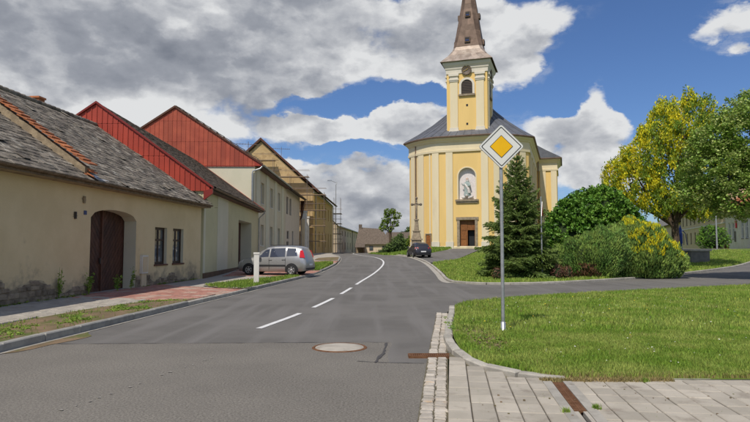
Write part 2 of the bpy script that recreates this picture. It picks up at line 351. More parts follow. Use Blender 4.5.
def pieces(parent, name, me, mats_, plural, limit=300, material=None, vis=True):
    """alike pieces: the 300 that show largest are objects sharing one mesh, the rest one joined mesh"""
    if material and not me.materials: me.materials.append(MATS[material])
    pm = Matrix.LocRotScale(parent.location, parent.rotation_euler, parent.scale)
    def key(m):
        p = (pm @ m).translation; return (0 if in_view(p) else 1, (p-CAMP).length)
    mats_ = sorted(mats_, key=key)
    for m in mats_[:limit]:
        o = bpy.data.objects.new(name, me); C.objects.link(o); o.parent = parent; o.matrix_basis = m
    rest = mats_[limit:]
    if rest:
        bv = [v.co.copy() for v in me.vertices]; bf = [tuple(p.vertices) for p in me.polygons]; mb = MB()
        for m in rest: mb.add([m @ v for v in bv], bf)
        o = mb.build(plural, None, parent, fix=False); o.data.materials.append(me.materials[0]); tag(o, kind='stuff')
def block(w, l, h, bev=.012):   # a stone/paver block: top chamfered, base open
    mb = MB(); a, b = w/2, l/2
    lo = [(-a, -b, -h), (a, -b, -h), (a, b, -h), (-a, b, -h)]; mi = [(x, y, -bev) for x, y, _ in lo]
    hi = [(math.copysign(a-bev, x), math.copysign(b-bev, y), 0) for x, y, _ in lo]
    fs = [(8, 9, 10, 11)]
    for i in range(4):
        j = (i+1) % 4; fs += [(i, j, 4+j, 4+i), (4+i, 4+j, 8+j, 8+i)]
    return mb.add(lo+mi+hi, fs).mesh('block')
def strip(name, A_, B_, nu, nv, dz, mat, struct=True, parent=None, skirt=0):
    A_ = resample([(*p, 0) for p in A_], nu+1); B_ = resample([(*p, 0) for p in B_], nu+1); V = []; F = []
    for a, b in zip(A_, B_):
        for j in range(nv+1):
            p = a.lerp(b, j/nv); V.append((p.x, p.y, g(p.x, p.y)+dz))
    w = nv+1
    for i in range(nu):
        for j in range(nv): F.append((i*w+j, (i+1)*w+j, (i+1)*w+j+1, i*w+j+1))
    mb = MB().add(V, F); o = mb.build(name, mat, parent)
    me = o.data
    up = sum(p.normal.z for p in me.polygons)
    if up < 0: me.flip_normals()
    if struct and not parent: tag(o, kind='structure')
    return o
# ============================================================= THE SETTING: ground, road, pavements
LEFT = smooth_path([(-6.4, -10, 0), (-5.77, 9, 0), (-5.55, 11, 0), (-5.1, 16.7, 0), (-4.65, 21.2, 0), (-3.75, 31, 0), (-3.2, 39, 0), (-2.9, 47, 0), (-3.3, 57, 0), (-4.5, 67, 0), (-6.0, 80, 0), (-6.6, 95, 0), (-6, 120, 0), (-4.5, 150, 0)])
RIGHT = smooth_path([(-1.7, -10, 0), (.49, 4, 0), (.66, 5.4, 0), (1.1, 9.1, 0), (1.78, 14.3, 0), (2.5, 21, 0), (3.35, 28, 0), (3.9, 35, 0), (4.25, 46, 0), (3.9, 55, 0), (2.8, 65, 0), (1.8, 72, 0), (.3, 82, 0), (-1.0, 95, 0), (0, 120, 0), (1.5, 150, 0)])
def at_y(P, y):
    for a, b in zip(P, P[1:]):
        if a.y <= y <= b.y: return lerp(a.x, b.x, (y-a.y)/max(1e-9, b.y-a.y))
    return P[0].x if y < P[0].y else P[-1].x
def sub_path(P, y0, y1, step=.5):
    n = max(2, int((y1-y0)/step)); return [(at_y(P, lerp(y0, y1, i/n)), lerp(y0, y1, i/n)) for i in range(n+1)]
# ground: one sheet reaching the horizon, finer near the street
xs = [-2500, -900, -400, -200, -120, -80]+[-60+2*i for i in range(61)]+[70, 90, 120, 200, 400, 900, 2500]
ys = [-1500, -300, -80, -30]+[-20+2*i for i in range(86)]+[170, 200, 260, 400, 900, 3000]
mb = MB(); V = [(x, y, g(x, y)-.09-(.0 if abs(x) < 150 and y < 250 else 1.5)) for x in xs for y in ys]; ny = len(ys)
F = [(i*ny+j, (i+1)*ny+j, (i+1)*ny+j+1, i*ny+j+1) for i in range(len(xs)-1) for j in range(ny-1)]
tag(MB().add(V, F).build('ground', 'turf'), kind='structure')
strip('road', sub_path(LEFT, -10, 150, .5), sub_path(RIGHT, -10, 150, .5), 320, 14, 0, 'asphalt')
NEAR = smooth_path([(1.70, 14.0, 0), (1.95, 15.5, 0), (2.9, 17.0, 0), (6.2, 19.4, 0), (10, 21.3, 0), (15.6, 24.3, 0), (26, 31, 0), (48, 46, 0)], 2)
FARE = smooth_path([(3.35, 28, 0), (3.5, 26.4, 0), (4.6, 25.4, 0), (6, 25.3, 0), (8.5, 26.4, 0), (12, 29.0, 0), (16.7, 33.2, 0), (28, 44, 0), (45, 61, 0)], 2)
strip('side_road', [(p.x-.25, p.y) if i == 0 else (p.x, p.y) for i, p in enumerate(NEAR)], [(p.x-.2, p.y) if i == 0 else (p.x, p.y) for i, p in enumerate(FARE)], 60, 12, .004, 'asphalt')
strip('path', [(4.2, 47), (7, 52), (10, 61), (13.5, 71.5)], [(3.6, 60), (6, 63.5), (8.2, 68), (10.0, 73.6)], 30, 8, .012, 'asphalt')
strip('path', [(30, 55), (40, 60), (60, 70)], [(29, 60), (40, 66), (60, 78)], 30, 6, .03, 'asphalt')
# --- left pavement
WX = lambda y: -10.6+.0686*y if y < 28.7 else (-7.2-.05*y if y < 46.9 else (-9.2-.0137*y if y < 82 else -8.9))
strip('pavement', [(WX(y)-.6, y) for y in np.arange(-8, 150, 1.)], [(p[0]-.12, p[1]) for p in sub_path(LEFT, -8, 149)], 160, 8, .095, 'paver_pave')
pave = empty('pavement', (0, 0, 0), 0, None, None); tag(pave, kind='structure')
def inpoly(x, y, P):
    c = False; j = len(P)-1
    for i in range(len(P)):
        if (P[i][1] > y) != (P[j][1] > y) and x < (P[j][0]-P[i][0])*(y-P[i][1])/(P[j][1]-P[i][1])+P[i][0]: c = not c
        j = i
    return c
def lay(parent, poly, w, l, ang, dz, me, name, plural, limit, gap=.008, jit=.004, stagger=True, zf=None, material=None, seed=1):
    rnd = random.Random(seed); ca, sa = math.cos(ang), math.sin(ang)
    X = [p[0]*ca+p[1]*sa for p in poly]; Y = [-p[0]*sa+p[1]*ca for p in poly]; ms = []
    nx = int((max(X)-min(X))/w)+1; ny_ = int((max(Y)-min(Y))/l)+2
    for i in range(nx):
        for j in range(-1, ny_):
            u = min(X)+(i+.5)*w; v = min(Y)+(j+.5)*l+(l/2 if stagger and i % 2 else 0)
            x, y = u*ca-v*sa, u*sa+v*ca
            if not inpoly(x, y, poly): continue
            ms.append(Matrix.LocRotScale((x, y, g(x, y)+dz+rnd.uniform(-jit, jit)), Euler((rnd.uniform(-1, 1)*.008, rnd.uniform(-1, 1)*.008, ang+rnd.uniform(-1, 1)*.006)), None))
    pieces(parent, name, me, ms, plural, limit, material)
A68 = -math.atan(.0686)
POLYP = [(-10.4, 6), (-7.3, 6), (-7.3, 11.4), (-7.0, 14.2), (-6.5, 16.2), (-6.6, 16.9), (-9.3, 18.2), (-9.7, 12)]
strip('paver_bed', [(-10.6, 5), (-9.2, 18.6)], [(-7.1, 5), (-6.2, 16.6)], 20, 6, .103, 'paver_bed', parent=pave)
lay(pave, POLYP, .205, .305, A68, .128, block(.192, .292, .05), 'paver', 'pavers', 300, material='paver_pave', seed=3)
# red apron in front of the carriage gate and the driveways further up
def apron(poly, seed):
    r = empty('driveway', (0, 0, 0), 0, None, None); tag(r, kind='structure')
    n = len(poly)//2
    strip('paver_bed', poly[:n], poly[n:][::-1], 12, 6, .100, 'paver_bed', parent=r)
    lay(r, poly, .205, .205, A68, .124, block(.199, .199, .04, .006), 'paver', 'pavers', 300, material='paver_red', seed=seed)
apron([(-9.35, 17.2), (-6.9, 16.9), (-5.25, 16.6), (-4.80, 21.1), (-6.3, 22.0), (-8.8, 23.9)], 4)
apron([(-8.0, 31.0), (-5.5, 31.2), (-3.95, 31.0), (-3.4, 36.6), (-5.5, 37), (-8.8, 38.5)], 5)
apron([(-9.0, 44.0), (-6.0, 44.5), (-3.1, 44.5), (-3.0, 48.5), (-6.0, 48.5), (-9.4, 48)], 6)
# --- verges (soil and weeds) behind the left kerb
def soil(poly_a, poly_b, dz=.125): return strip('soil_bed', poly_a, poly_b, 24, 5, dz, 'soil')
K1 = sub_path(LEFT, 0, 17.2)
soil([(p[0]-.16, p[1]) for p in K1], [(-7.35, 0), (-7.25, 8), (-7.2, 11.4), (-6.95, 14.2), (-6.4, 16.2), (-5.35, 17.2)], .132)
soil([(p[0]-.16, p[1]) for p in sub_path(LEFT, 21.6, 31)], [(-5.5, 21.4), (-6.9, 23.3), (-5.9, 27), (-5.2, 29), (-4.4, 31)])
soil([(p[0]-.16, p[1]) for p in sub_path(LEFT, 36.8, 44.5)], [(-3.8, 36.8), (-5.6, 38.5), (-5.2, 42), (-3.9, 44.5)])
soil([(p[0]-.16, p[1]) for p in sub_path(LEFT, 48.6, 56)], [(-3.4, 48.6), (-5.2, 50), (-5.2, 54), (-4, 56)])
# --- kerbs: every stone a part
def kerb(name, path, width, height, length, mat, top=.12, sides='r', jit=.006, seed=1):
    r = empty(name, (0, 0, 0), 0, None, None); tag(r, kind='structure'); rnd = random.Random(seed)
    P = resample([(p[0], p[1], 0) for p in path], step=length); me = {}
    for a, b in zip(P, P[1:]):
        L = (b-a).length; mid = (a+b)/2; ang = math.atan2((b-a).y, (b-a).x)-PI/2; k = round(L, 2)
        if k not in me: me[k] = block(width, L-.012, .26, .018); me[k].materials.append(MATS[mat])
        o = link('kerb_stone', me[k], None, r)
        sl = math.atan2(g(b.x, b.y)-g(a.x, a.y), L)
        o.location = (mid.x+rnd.uniform(-jit, jit), mid.y, g(mid.x, mid.y)+top+rnd.uniform(-jit, jit)*.6)
        o.rotation_euler = (sl+rnd.uniform(-1, 1)*.006, rnd.uniform(-1, 1)*.01, ang+rnd.uniform(-1, 1)*.006)
    return r
off = lambda P, d: [(p[0]+d, p[1]) for p in P]
kerb('kerb', off(sub_path(LEFT, 2, 16.2), -.08), .15, .2, 1.0, 'kerb_grey', .135)
kerb('kerb', [(p[0]-.08, p[1]) for p in sub_path(LEFT, 16.2, 21.4)], .15, .2, 1.0, 'kerb_pale', .118)
kerb('kerb', [(-6.4, 22.9), (-5.2, 21.75)]+off(sub_path(LEFT, 21.9, 31.2), -.08), .15, .2, 1.0, 'kerb_grey', .135)
kerb('kerb', off(sub_path(LEFT, 31.2, 37), -.08), .15, .2, 1.0, 'kerb_pale', .118)
kerb('kerb', [(-5.4, 37.6), (-3.9, 37.0)]+off(sub_path(LEFT, 37.2, 45), -.08), .15, .2, 1.0, 'kerb_grey', .135)
kerb('kerb', [(-4.6, 48.8), (-3.6, 48.4)]+off(sub_path(LEFT, 48.6, 110), -.08), .15, .2, 1.0, 'kerb_grey', .14)
strip('gutter', off(sub_path(LEFT, 2, 60), 0.0), off(sub_path(LEFT, 2, 60), .09), 100, 1, .008, 'kerb_pale')
strip('pavement_edging', [(-6.6, 22.8), (-5.9, 26.6), (-5.2, 28.7), (-4.4, 30.9)], [(-6.75, 22.9), (-6.03, 26.7), (-5.33, 28.8), (-4.55, 31)], 20, 1, .135, 'kerb_pale')
# right side: granite kerb round the near corner, then the far corner
K2 = smooth_path([(1.93, 15.2, 0), (1.72, 13.7, 0), (1.36, 11.4, 0), (1.2, 10.2, 0), (1.13, 9.0, 0), (1.16, 8.3, 0), (1.28, 7.75, 0), (1.5, 7.3, 0), (1.85, 6.98, 0), (2.15, 6.84, 0)], 2)
kerb('kerb', [(p.x+.06, p.y+.02) for p in K2], .14, .2, .55, 'kerb_pale', .115, jit=.012, seed=5)
K3 = smooth_path([(1.95, 72, 0), (2.95, 65, 0), (4.0, 55, 0), (4.35, 46, 0), (4.0, 35, 0), (3.5, 28.4, 0), (3.62, 26.6, 0), (4.7, 25.5, 0), (6, 25.4, 0), (8.5, 26.5, 0), (12, 29.1, 0), (16.7, 33.3, 0), (28, 44.1, 0), (45, 61.1, 0)], 2)
kerb('kerb', [(p.x, p.y+.05) for p in K3], .16, .2, 1.0, 'kerb_pale', .10, seed=6)
def offset_path(P, d):
    out = []
    for i, p in enumerate(P):
        t = (P[min(i+1, len(P)-1)]-P[max(0, i-1)]).normalized(); out.append((p.x+t.y*d, p.y-t.x*d))
    return out
K3s = [p for i, p in enumerate(K3) if p.x < 8 and not (p.y < 30 and p.x > 8)][:26]
strip('gutter', offset_path(K3s, .38), offset_path(K3s, .07), 90, 1, .009, 'kerb_pale')
kerb('edging', [(2.45, 6.80), (11, 6.84)], .06, .2, 1.0, 'kerb_pale', .098, jit=.004, seed=9)
# cobbled gutter: two rows of setts
gut = empty('cobbled_gutter', (0, 0, 0), 0, None, None); tag(gut, kind='structure')
rnd = random.Random(9); gp = [(x-.27, y) for x, y in sub_path(RIGHT, 3.6, 14.4)]
strip('gutter_bed', off(gp, -.01), off(gp, .285), 60, 2, .004, 'paver_bed', parent=gut)
ms = []; y = 3.65
while y < 14.3:
    x = at_y(RIGHT, y)
    if not 8.58 < y < 8.82:
        for k in (0, 1):
            s = rnd.uniform(.82, 1.06)
            ms.append(Matrix.LocRotScale((x-.065-.132*k+rnd.uniform(-.006, .006), y+k*.04+rnd.uniform(-.01, .01), g(x, y)+.022+rnd.uniform(-.006, .006)), Euler((rnd.uniform(-.05, .05), rnd.uniform(-.05, .05), rnd.uniform(-.12, .12)-.13)), (s, rnd.uniform(.85, 1.1), 1)))
    y += .095
pieces(gut, 'cobble', block(.127, .088, .04, .010), ms, 'cobbles', 300, 'cobble')
# --- near right pavement of narrow concrete slabs, with the slot drain
pr = empty('pavement', (0, 0, 0), 0, None, None); tag(pr, kind='structure')
strip('paver_bed', [(.27, 2.2), (.52, 4.2), (1.12, 8.9)], [(9.5, 2.2), (9.5, 4.2), (9.5, 6.95)], 20, 20, .035, 'paver_bed', parent=pr)
AR = -math.atan(.130)
chan = lambda y: 1.98+(y-6.05)*.13
lay(pr, [(.31, 2.6), (.51, 4.2), (1.09, 8.7), (1.26, 7.6), (1.45, 7.2), (1.75, 7.0), (2.06, 6.85), (chan(6.76)-.10, 6.85), (chan(2.6)-.19, 2.6)], .224, .30, AR, .085, block(.214, .292, .05, .008), 'paver', 'pavers', 300, material='paver_grey', stagger=False, seed=8)
lay(pr, [(chan(2.6)+.10, 2.6), (chan(6.76)+.10, 6.90), (9.3, 6.95), (9.3, 2.6)], .224, .300, AR, .085, block(.214, .292, .05, .008), 'paver', 'pavers', 300, material='paver_grey', stagger=False, seed=12)
dr = empty('slot_drain', (0, 0, 0), 0, 'concrete slot drain with a rusty grate crossing the pale slab pavement', 'drain')
for s in (-1, 1):
    mb = MB(); y0, y1 = 2.6, 6.74
    o_ = .115*s
    mb.prism([(chan(y0)+o_-.05, y0, .03), (chan(y0)+o_+.05, y0, .03), (chan(y1)+o_+.05, y1, .03), (chan(y1)+o_-.05, y1, .03)], (0, 0, .062)); mb.build('channel_rim', 'kerb_pale', dr)
mb = MB(); mb.prism([(chan(2.6)-.06, 2.6, .036), (chan(2.6)+.06, 2.6, .036), (chan(6.74)+.06, 6.74, .036), (chan(6.74)-.06, 6.74, .036)], (0, 0, .006)); mb.build('channel_bed', 'plastic_black', dr)
for s in (-1, 1):
    mb = MB(); y0, y1 = 2.6, 5.52
    mb.prism([(chan(y0)+.042*s-.020, y0, .04), (chan(y0)+.042*s+.020, y0, .04), (chan(y1)+.042*s+.020, y1, .04), (chan(y1)+.042*s-.020, y1, .04)], (0, 0, .046)); mb.build('slot_cover', 'concrete', dr)
gr = empty('grate', (0, 0, 0), 0, None, None); gr.parent = dr
mb = MB()
for k in range(3):
    o_ = (-.052, 0, .052)[k]; mb.prism([(chan(5.54)+o_-.006, 5.54, .04), (chan(5.54)+o_+.006, 5.54, .04), (chan(6.7)+o_+.006, 6.7, .04), (chan(6.7)+o_-.006, 6.7, .04)], (0, 0, .050))
mb.build('grate_rail', 'rust', gr)
bar = MB().box(-.055, .055, -.011, .011, -.02, 0).mesh('bar'); bar.materials.append(MATS['rust'])
y = 5.56
while y < 6.69:
    o = link('bar', bar, None, gr); o.location = (chan(y), y, .088); o.rotation_euler = (0, 0, AR); y += .036
# rusty grate across the cobbled gutter
dg = empty('drain_grate', (.80, 8.70, .012), .0, 'rusty iron drain grate lying across the cobbled gutter', 'drain')
MB().box(-.31, .31, -.115, -.100, -.02, .022).box(-.31, .31, .100, .115, -.02, .022).box(-.31, -.295, -.1, .1, -.02, .0215).box(.295, .31, -.1, .1, -.02, .0215).build('frame', 'rust', dg)
MB().box(-.29, .29, -.099, .099, -.02, -.012).build('pit', 'plastic_black', dg)
bm_ = MB().box(-.011, .011, -.099, .099, -.02, .016).mesh('bar'); bm_.materials.append(MATS['rust'])
for k in range(19): o = link('bar', bm_, None, dg); o.location = (-.28+k*.0311, 0, 0)
# manhole
mh = empty('manhole', (-.57, 9.5, 0), 0, 'round manhole in the road with a pale concrete cover and rusty rim', 'manhole cover')
MB().lathe([(.395, .004), (.40, .013), (.43, .013), (.445, .002)], 40).build('rim', 'rust', mh)
MB().lathe([(0, .013), (.12, .014), (.14, .010), (.30, .011), (.385, .012), (.392, .004)], 40).build('cover', 'concrete', mh)
# tar joints
def ribbon(name, P, w, dz, mat, label, cat, wob=.0):
    P = resample([(p[0], p[1], 0) for p in P], step=.12); mb = MB(); V = []
    for i, p in enumerate(P):
        d = (P[min(i+1, len(P)-1)]-P[max(0, i-1)]).normalized(); n = Vector((-d.y, d.x, 0)); ww = w*(1+random.uniform(-wob, wob)); p = p+n*random.uniform(-wob, wob)*w*.5
        for s in (-.5, .5): q = p+n*ww*s; V.append((q.x, q.y, g(q.x, q.y)+dz))
    mb.add(V, [(2*i, 2*i+1, 2*i+3, 2*i+2) for i in range(len(P)-1)]); o = mb.build(name, mat)
    return tag(o, kind='structure')
ribbon('road_joint', [(.20, 9.95), (.13, 9.0), (.0, 8.25)], .045, .007, 'tar', '', '', .5)
ribbon('road_joint', [(-.25, 8.36), (.05, 8.27), (.68, 8.20)], .02, .008, 'tar', '', '', .5)
ribbon('road_joint', [(-5.3, 9.85), (-3, 9.93), (-.2, 10.02), (.25, 10.0)], .018, .007, 'tar', '', '', .8)
# --- painted line
def cubic(P): return smooth_path([(x, y, 0) for x, y in P], 3)
CENT = cubic([(-3.2, 7), (-2.29, 11.8), (-1.82, 14.35), (-1.30, 18.8), (-.95, 23.5), (-.55, 30), (.15, 38), (.72, 46), (.70, 52), (.1, 58), (-.9, 65), (-2.4, 76), (-3.6, 90), (-3.2, 120)])
for y0, y1 in ((11.7, 14.4), (15.8, 18.7), (20.4, 23.6)):
    P = sub_path(CENT, y0, y1); ribbon('centre_line', P, .125, .008, 'paint_white', '', '')
ribbon('centre_line', sub_path(CENT, 25.6, 110, .6), .13, .010, 'paint_white', '', '')
for a, b in [((-3.1+i*.04+.012*((i*7) % 5), 5.85+i*.16), (-3.09+i*.04+.012*((i*7) % 5), 5.88+i*.16+.03*((i*3) % 3))) for i in range(18) if i not in (5, 8, 9, 12, 15)]:
    ribbon('old_paint_mark', [a, b], .035, .008, 'paint_worn', '', '', .9)
mb = MB(); V = [(-5.62+math.cos(a)*(.50+.14*math.sin(3*a))*1.5*.55, 10.25+math.sin(a)*(1.1+.2*math.cos(4*a)), 0) for a in np.linspace(0, 2*PI, 28, endpoint=False)]
mb.add([(max(x, at_y(LEFT, y)+.01), y, .006) for x, y, z in V], [tuple(range(28))]); tag(mb.build('gravel_patch', 'soil'), kind='structure')
# --- right grass corner (raised turf behind the kerb)
B1 = [(2.2, 6.86), (1.95, 7.0), (1.62, 7.38), (1.40, 7.8), (1.30, 8.3), (1.27, 9.0), (1.34, 10.2), (1.5, 11.4), (1.86, 13.7), (2.03, 15.1), (2.4, 16.2), (2.98, 16.95), (6.2, 19.3), (10, 21.2), (15.6, 24.2), (26, 30.9), (47, 45)]
B0 = [(2.3, 6.78), (2.6, 6.78), (3.0, 6.78), (3.5, 6.78), (4, 6.78), (4.5, 6.78), (5.5, 6.78), (7, 6.78), (8.5, 6.78), (10, 6.80), (12, 6.9), (14, 7), (18, 8), (24, 11), (32, 16), (45, 24), (70, 38)]
strip('grass_verge', B1, B0, 80, 30, .10, 'turf')
ISL2 = [(3.62, 28.6), (3.75, 26.85), (4.7, 25.75), (6, 25.6), (8.5, 26.7), (12, 29.3), (16.7, 33.5), (28, 44.3), (45, 61.3)]
strip('grass_verge', ISL2, [(4.1, 35), (4.3, 42), (4.5, 46.5), (7.2, 51.5), (10.2, 60.5), (13.7, 71), (22, 62), (30, 54.5), (60, 69)], 70, 40, .095, 'turf')
# ============================================================= buildings: helpers
def facade(mb, revs, y0, y1, z0, z1, ops):
    """front wall in the plane x=0 facing +x; ops = (ya, yb, za, zb, depth, arch_rise)"""
    Y = sorted({y0, y1, *[o[0] for o in ops], *[o[1] for o in ops]}); Z = sorted({z0, z1, *[o[2] for o in ops], *[o[3]+o[5] for o in ops]})
    for ya, yb in zip(Y, Y[1:]):
        for za, zb in zip(Z, Z[1:]):
            ym, zm = (ya+yb)/2, (za+zb)/2
            if any(o[0] < ym < o[1] and o[2] < zm < o[3]+o[5] for o in ops): continue
            mb.quad((0, ya, za), (0, yb, za), (0, yb, zb), (0, ya, zb))
    for ya, yb, za, zb, d, ar in ops:
        rev = MB(); revs.append(rev)
        rev.quad((0, ya, za), (-d, ya, za), (-d, ya, zb), (0, ya, zb)); rev.quad((0, yb, za), (0, yb, zb), (-d, yb, zb), (-d, yb, za))
        rev.quad((0, ya, za), (0, yb, za), (-d, yb, za), (-d, ya, za))
        if ar:
            n = 14; c = [(ya+(yb-ya)*i/n, zb+ar*math.sqrt(max(0, 1-(2*i/n-1)**2))) for i in range(n+1)]
            for a, b in zip(c, c[1:]):
                rev.quad((0, a[0], a[1]), (0, b[0], b[1]), (-d, b[0], b[1]), (-d, a[0], a[1]))
                mb.quad((0, a[0], a[1]), (0, b[0], b[1]), (0, b[0], zb+ar), (0, a[0], zb+ar))
        else: rev.quad((0, ya, zb), (-d, ya, zb), (-d, yb, zb), (0, yb, zb))
def house_shell(root, y0, y1, depth, z0, ze, zr, ops, mat, rev_mat=None, gable_mat=None, ridge=None):
    mb = MB(); rv = []; facade(mb, rv, y0, y1, z0, ze, ops); xr = -(ridge if ridge else depth/2)
    for y in (y0, y1): mb.add([(0, y, z0), (0, y, ze), (xr, y, zr), (-depth, y, ze), (-depth, y, z0)], [(0, 1, 2, 3, 4)])
    mb.quad((-depth, y0, z0), (-depth, y1, z0), (-depth, y1, ze), (-depth, y0, ze))
    o = mb.build('wall', mat, root, fix=False); [r_.build('reveal', rev_mat or mat, root, fix=False) for r_ in rv]; return o
def roof(root, y0, y1, xe, ze, xr, zr, xb, th, mat, name='roof'):
    """two slabs: front eave (xe,ze) - ridge (xr,zr) - back eave (xb,ze)"""
    mb = MB(); mb.prism([(xe, y0, ze), (xr, y0, zr), (xb, y0, ze), (xb, y0, ze-th), (xr, y0, zr-th*1.25), (xe, y0, ze-th)], (0, y1-y0, 0))
    return mb.build(name, mat, root)
def window(root, y0, y1, z0, z1, x, nv=1, nh=1, mat='window_brown', sill=None, pane='glass', fw=.07, name='window'):
    mb = MB(); d = .06
    mb.box(x-d, x, y0, y0+fw, z0, z1).box(x-d, x, y1-fw, y1, z0, z1).box(x-d, x, y0+fw, y1-fw, z0, z0+fw).box(x-d, x, y0+fw, y1-fw, z1-fw, z1)
    for i in range(nv): c = y0+(y1-y0)*(i+1)/(nv+1); mb.box(x-d, x-.003, c-fw*.45, c+fw*.45, z0+fw, z1-fw)
    for i in range(nh): c = z0+(z1-z0)*(.66 if nh == 1 else (i+1)/(nh+1)); mb.box(x-d, x-.006, y0+fw, y1-fw, c-fw*.4, c+fw*.4)
    w = mb.build(name, mat, root); MB().box(x-d*.6, x-d*.45, y0+fw*.6, y1-fw*.6, z0+fw*.6, z1-fw*.6).build('pane', pane, w)
    if sill: MB().box(x+.003, .05, y0-.05, y1+.05, z0-.06, z0+.004).build('window_sill', sill, root)
    return w
def gutter_pipe(root, x, y0, y1, z, mat='gutter_brown', r=.07):
    n = 7; mb = MB(); P = [(x+r+r*math.cos(PI+PI*k/n), z-r*math.sin(PI*k/n)) for k in range(n+1)]
    mb.add([(a, y, b) for y in (y0, y1) for a, b in P], [(k, k+1, n+2+k, n+1+k) for k in range(n)])
    mb.add([(a+(.004 if k else -.004), y, b-.006) for y in (y0, y1) for k, (a, b) in enumerate(P)], [(k+1, k, n+1+k, n+2+k) for k in range(n)])
    return mb.build('gutter', mat, root, fix=False)
# ============================================================= HOUSE 1: the long old farmhouse
H1 = empty('house', (-10.52, 0, 0), A68, 'old ochre farmhouse with a grey slate roof, brown carriage gate and crumbling stone base', 'house')
k = 1/math.cos(A68); q = lambda y: y*k
WN = [(q(23.6), q(24.75), .93, 2.45, .16, 0), (q(25.35), q(26.5), .93, 2.45, .16, 0)]
GT = (q(18.9), q(22.0), .0, 2.6, .47, .32)
house_shell(H1, q(3), q(28.66), 10.4, -.1, 3.78, 7.42, WN+[GT], 'stucco_old', 'stucco_pale')
for a, b, z0, z1, d, _ in WN:
    window(H1, a, b, z0, z1, -.12, 1, 1, 'window_brown', 'brown_trim', fw=.10)
    MB().box(-.30, -.28, a, b, z0, z1).build('curtain', 'curtain', H1)
# gate: two leaves of diagonal planks
def clip_poly(P, inside, inter):
    out = []
    for i in range(len(P)):
        a, b = P[i-1], P[i]; ia, ib = inside(a), inside(b)
        if ia != ib: out.append(inter(a, b))
        if ib: out.append(b)
    return out
def clip_half(P, n, d):
    f = lambda p: p[0]*n[0]+p[1]*n[1]-d
    return clip_poly(P, lambda p: f(p) <= 0, lambda a, b: (a[0]+(b[0]-a[0])*f(a)/(f(a)-f(b)), a[1]+(b[1]-a[1])*f(a)/(f(a)-f(b))))
gate = empty('gate', (0, 0, 0), 0, None, None); gate.parent = H1
MB().box(-.60, -.53, GT[0]-.1, GT[1]+.1, 0, 3.0).build('backing', 'window_brown', gate)
ym = (GT[0]+GT[1])/2
for (a, b, s) in ((GT[0], ym-.02, 1), (ym+.02, GT[1], -1)):
    wd = .155
    for i in range(-16, 30):
        n = (math.sin(.86)*s, math.cos(.86)); base = (a if s > 0 else b)*n[0]+0*n[1]
        P = [(a+.06, .1), (b-.06, .1), (b-.06, 3.0), (a+.06, 3.0)]
        P = clip_half(P, n, base+(i+1)*wd-.006)
        if len(P) > 2: P = clip_half(P, (-n[0], -n[1]), -(base+i*wd+.006))
        if len(P) > 2:
            o = MB().prism([(-.52, y_, z_) for y_, z_ in P], (.022, 0, 0)).build('plank', 'gate_wood', gate)
    for f in (a, b-.06): MB().box(-.525, -.485, f, f+.06, .08, 3.0).build('stile', 'gate_wood', gate)
    MB().box(-.52, -.487, a+.06, b-.06, .08, .2).build('rail', 'gate_wood', gate)
MB().box(-.49, -.45, ym-.04, ym+.04, .08, 2.95).build('cover_strip', 'brown_trim', gate)
MB().box(-.47, -.43, ym-.14, ym-.08, 1.05, 1.25).build('handle', 'iron_dark', gate)
# rubble stone base, showing where the render has fallen off
rnd = random.Random(5)
def stones(root, y0, y1, topf, nmax=300):
    y = y0
    z = .08; row = 0; out = 0
    while z < .72:
        h = rnd.uniform(.12, .19); y = y0+rnd.uniform(0, .2)
        while y < y1:
            l = rnd.uniform(.18, .46)
            if z+h*.6 < topf(y+l/2) and y+l < y1:
                a, b, c, d = y+.012, y+l-.012, z+.01, z+h-.01; j = lambda: rnd.uniform(-.018, .018); pr_ = rnd.uniform(.015, .045)
                f = [(0, a+j(), c+j()*.5), (0, b+j(), c+j()*.5), (0, b+j(), d+j()*.5), (0, a+j(), d+j()*.5)]
                m_ = .03; fr = [(pr_, p[1]+(m_ if p[1] < (a+b)/2 else -m_), p[2]+(m_*.7 if p[2] < (c+d)/2 else -m_*.7)) for p in f]
                mb = MB(); mb.add(f+fr, [(4, 5, 6, 7)]+[(i, (i+1) % 4, 4+(i+1) % 4, 4+i) for i in range(4)]); o = mb.build('stone', 'stone_rubble', root, fix=False); out += 1
            y += l
        z += h
    return out
top1 = lambda y: .46+.16*math.sin(y*1.3)+.10*math.sin(y*3.1+1)+(.22 if y < 15 else 0)
top2 = lambda y: .50+.12*math.sin(y*2.3)+.08*math.sin(y*5)-.05*(y-22)
def patch(root, y0, y1, topf, mat, x, extra=0, nm='mortar_bed'):
    mb = MB(); n = int((y1-y0)/.12); V = []
    for i in range(n+1): y = y0+(y1-y0)*i/n; V += [(x, y, .0), (x, y, max(.05, topf(y)+extra+rnd.uniform(-.03, .03)))]
    mb.add(V, [(2*i, 2*i+2, 2*i+3, 2*i+1) for i in range(n)]); return mb.build(nm, mat, root, fix=False)
patch(H1, q(4), GT[0]-.03, top1, 'stucco_edge', .004, .05, 'bare_render'); patch(H1, q(4), GT[0]-.03, top1, 'mortar', .008)
patch(H1, GT[1]+.03, q(27.9), top2, 'stucco_edge', .004, .05, 'bare_render'); patch(H1, GT[1]+.03, q(27.9), top2, 'mortar', .008)
stones(H1, q(9.5), GT[0]-.04, top1); stones(H1, GT[1]+.05, q(27.4), top2)
for (y, z, r, n_) in ((q(19.0)-.55, 3.12, .13, 1), (q(19.0)-1.0, 2.6, .13, 2)):
    mb = MB(); V = [(.003+.0006*n_, y+math.cos(a)*r*(1+.35*math.sin(3*a+n_)+.2*math.sin(7*a))*.8, z+math.sin(a)*r*(.65+.3*math.cos(2*a+n_)+.15*math.sin(5*a+n_))) for a in np.linspace(0, 2*PI, 30, endpoint=False)]
    mb.add(V, [tuple(range(30))]); mb.build('fallen_render', 'stucco_edge' if n_ > 2 else 'stucco_patch', H1, fix=False)
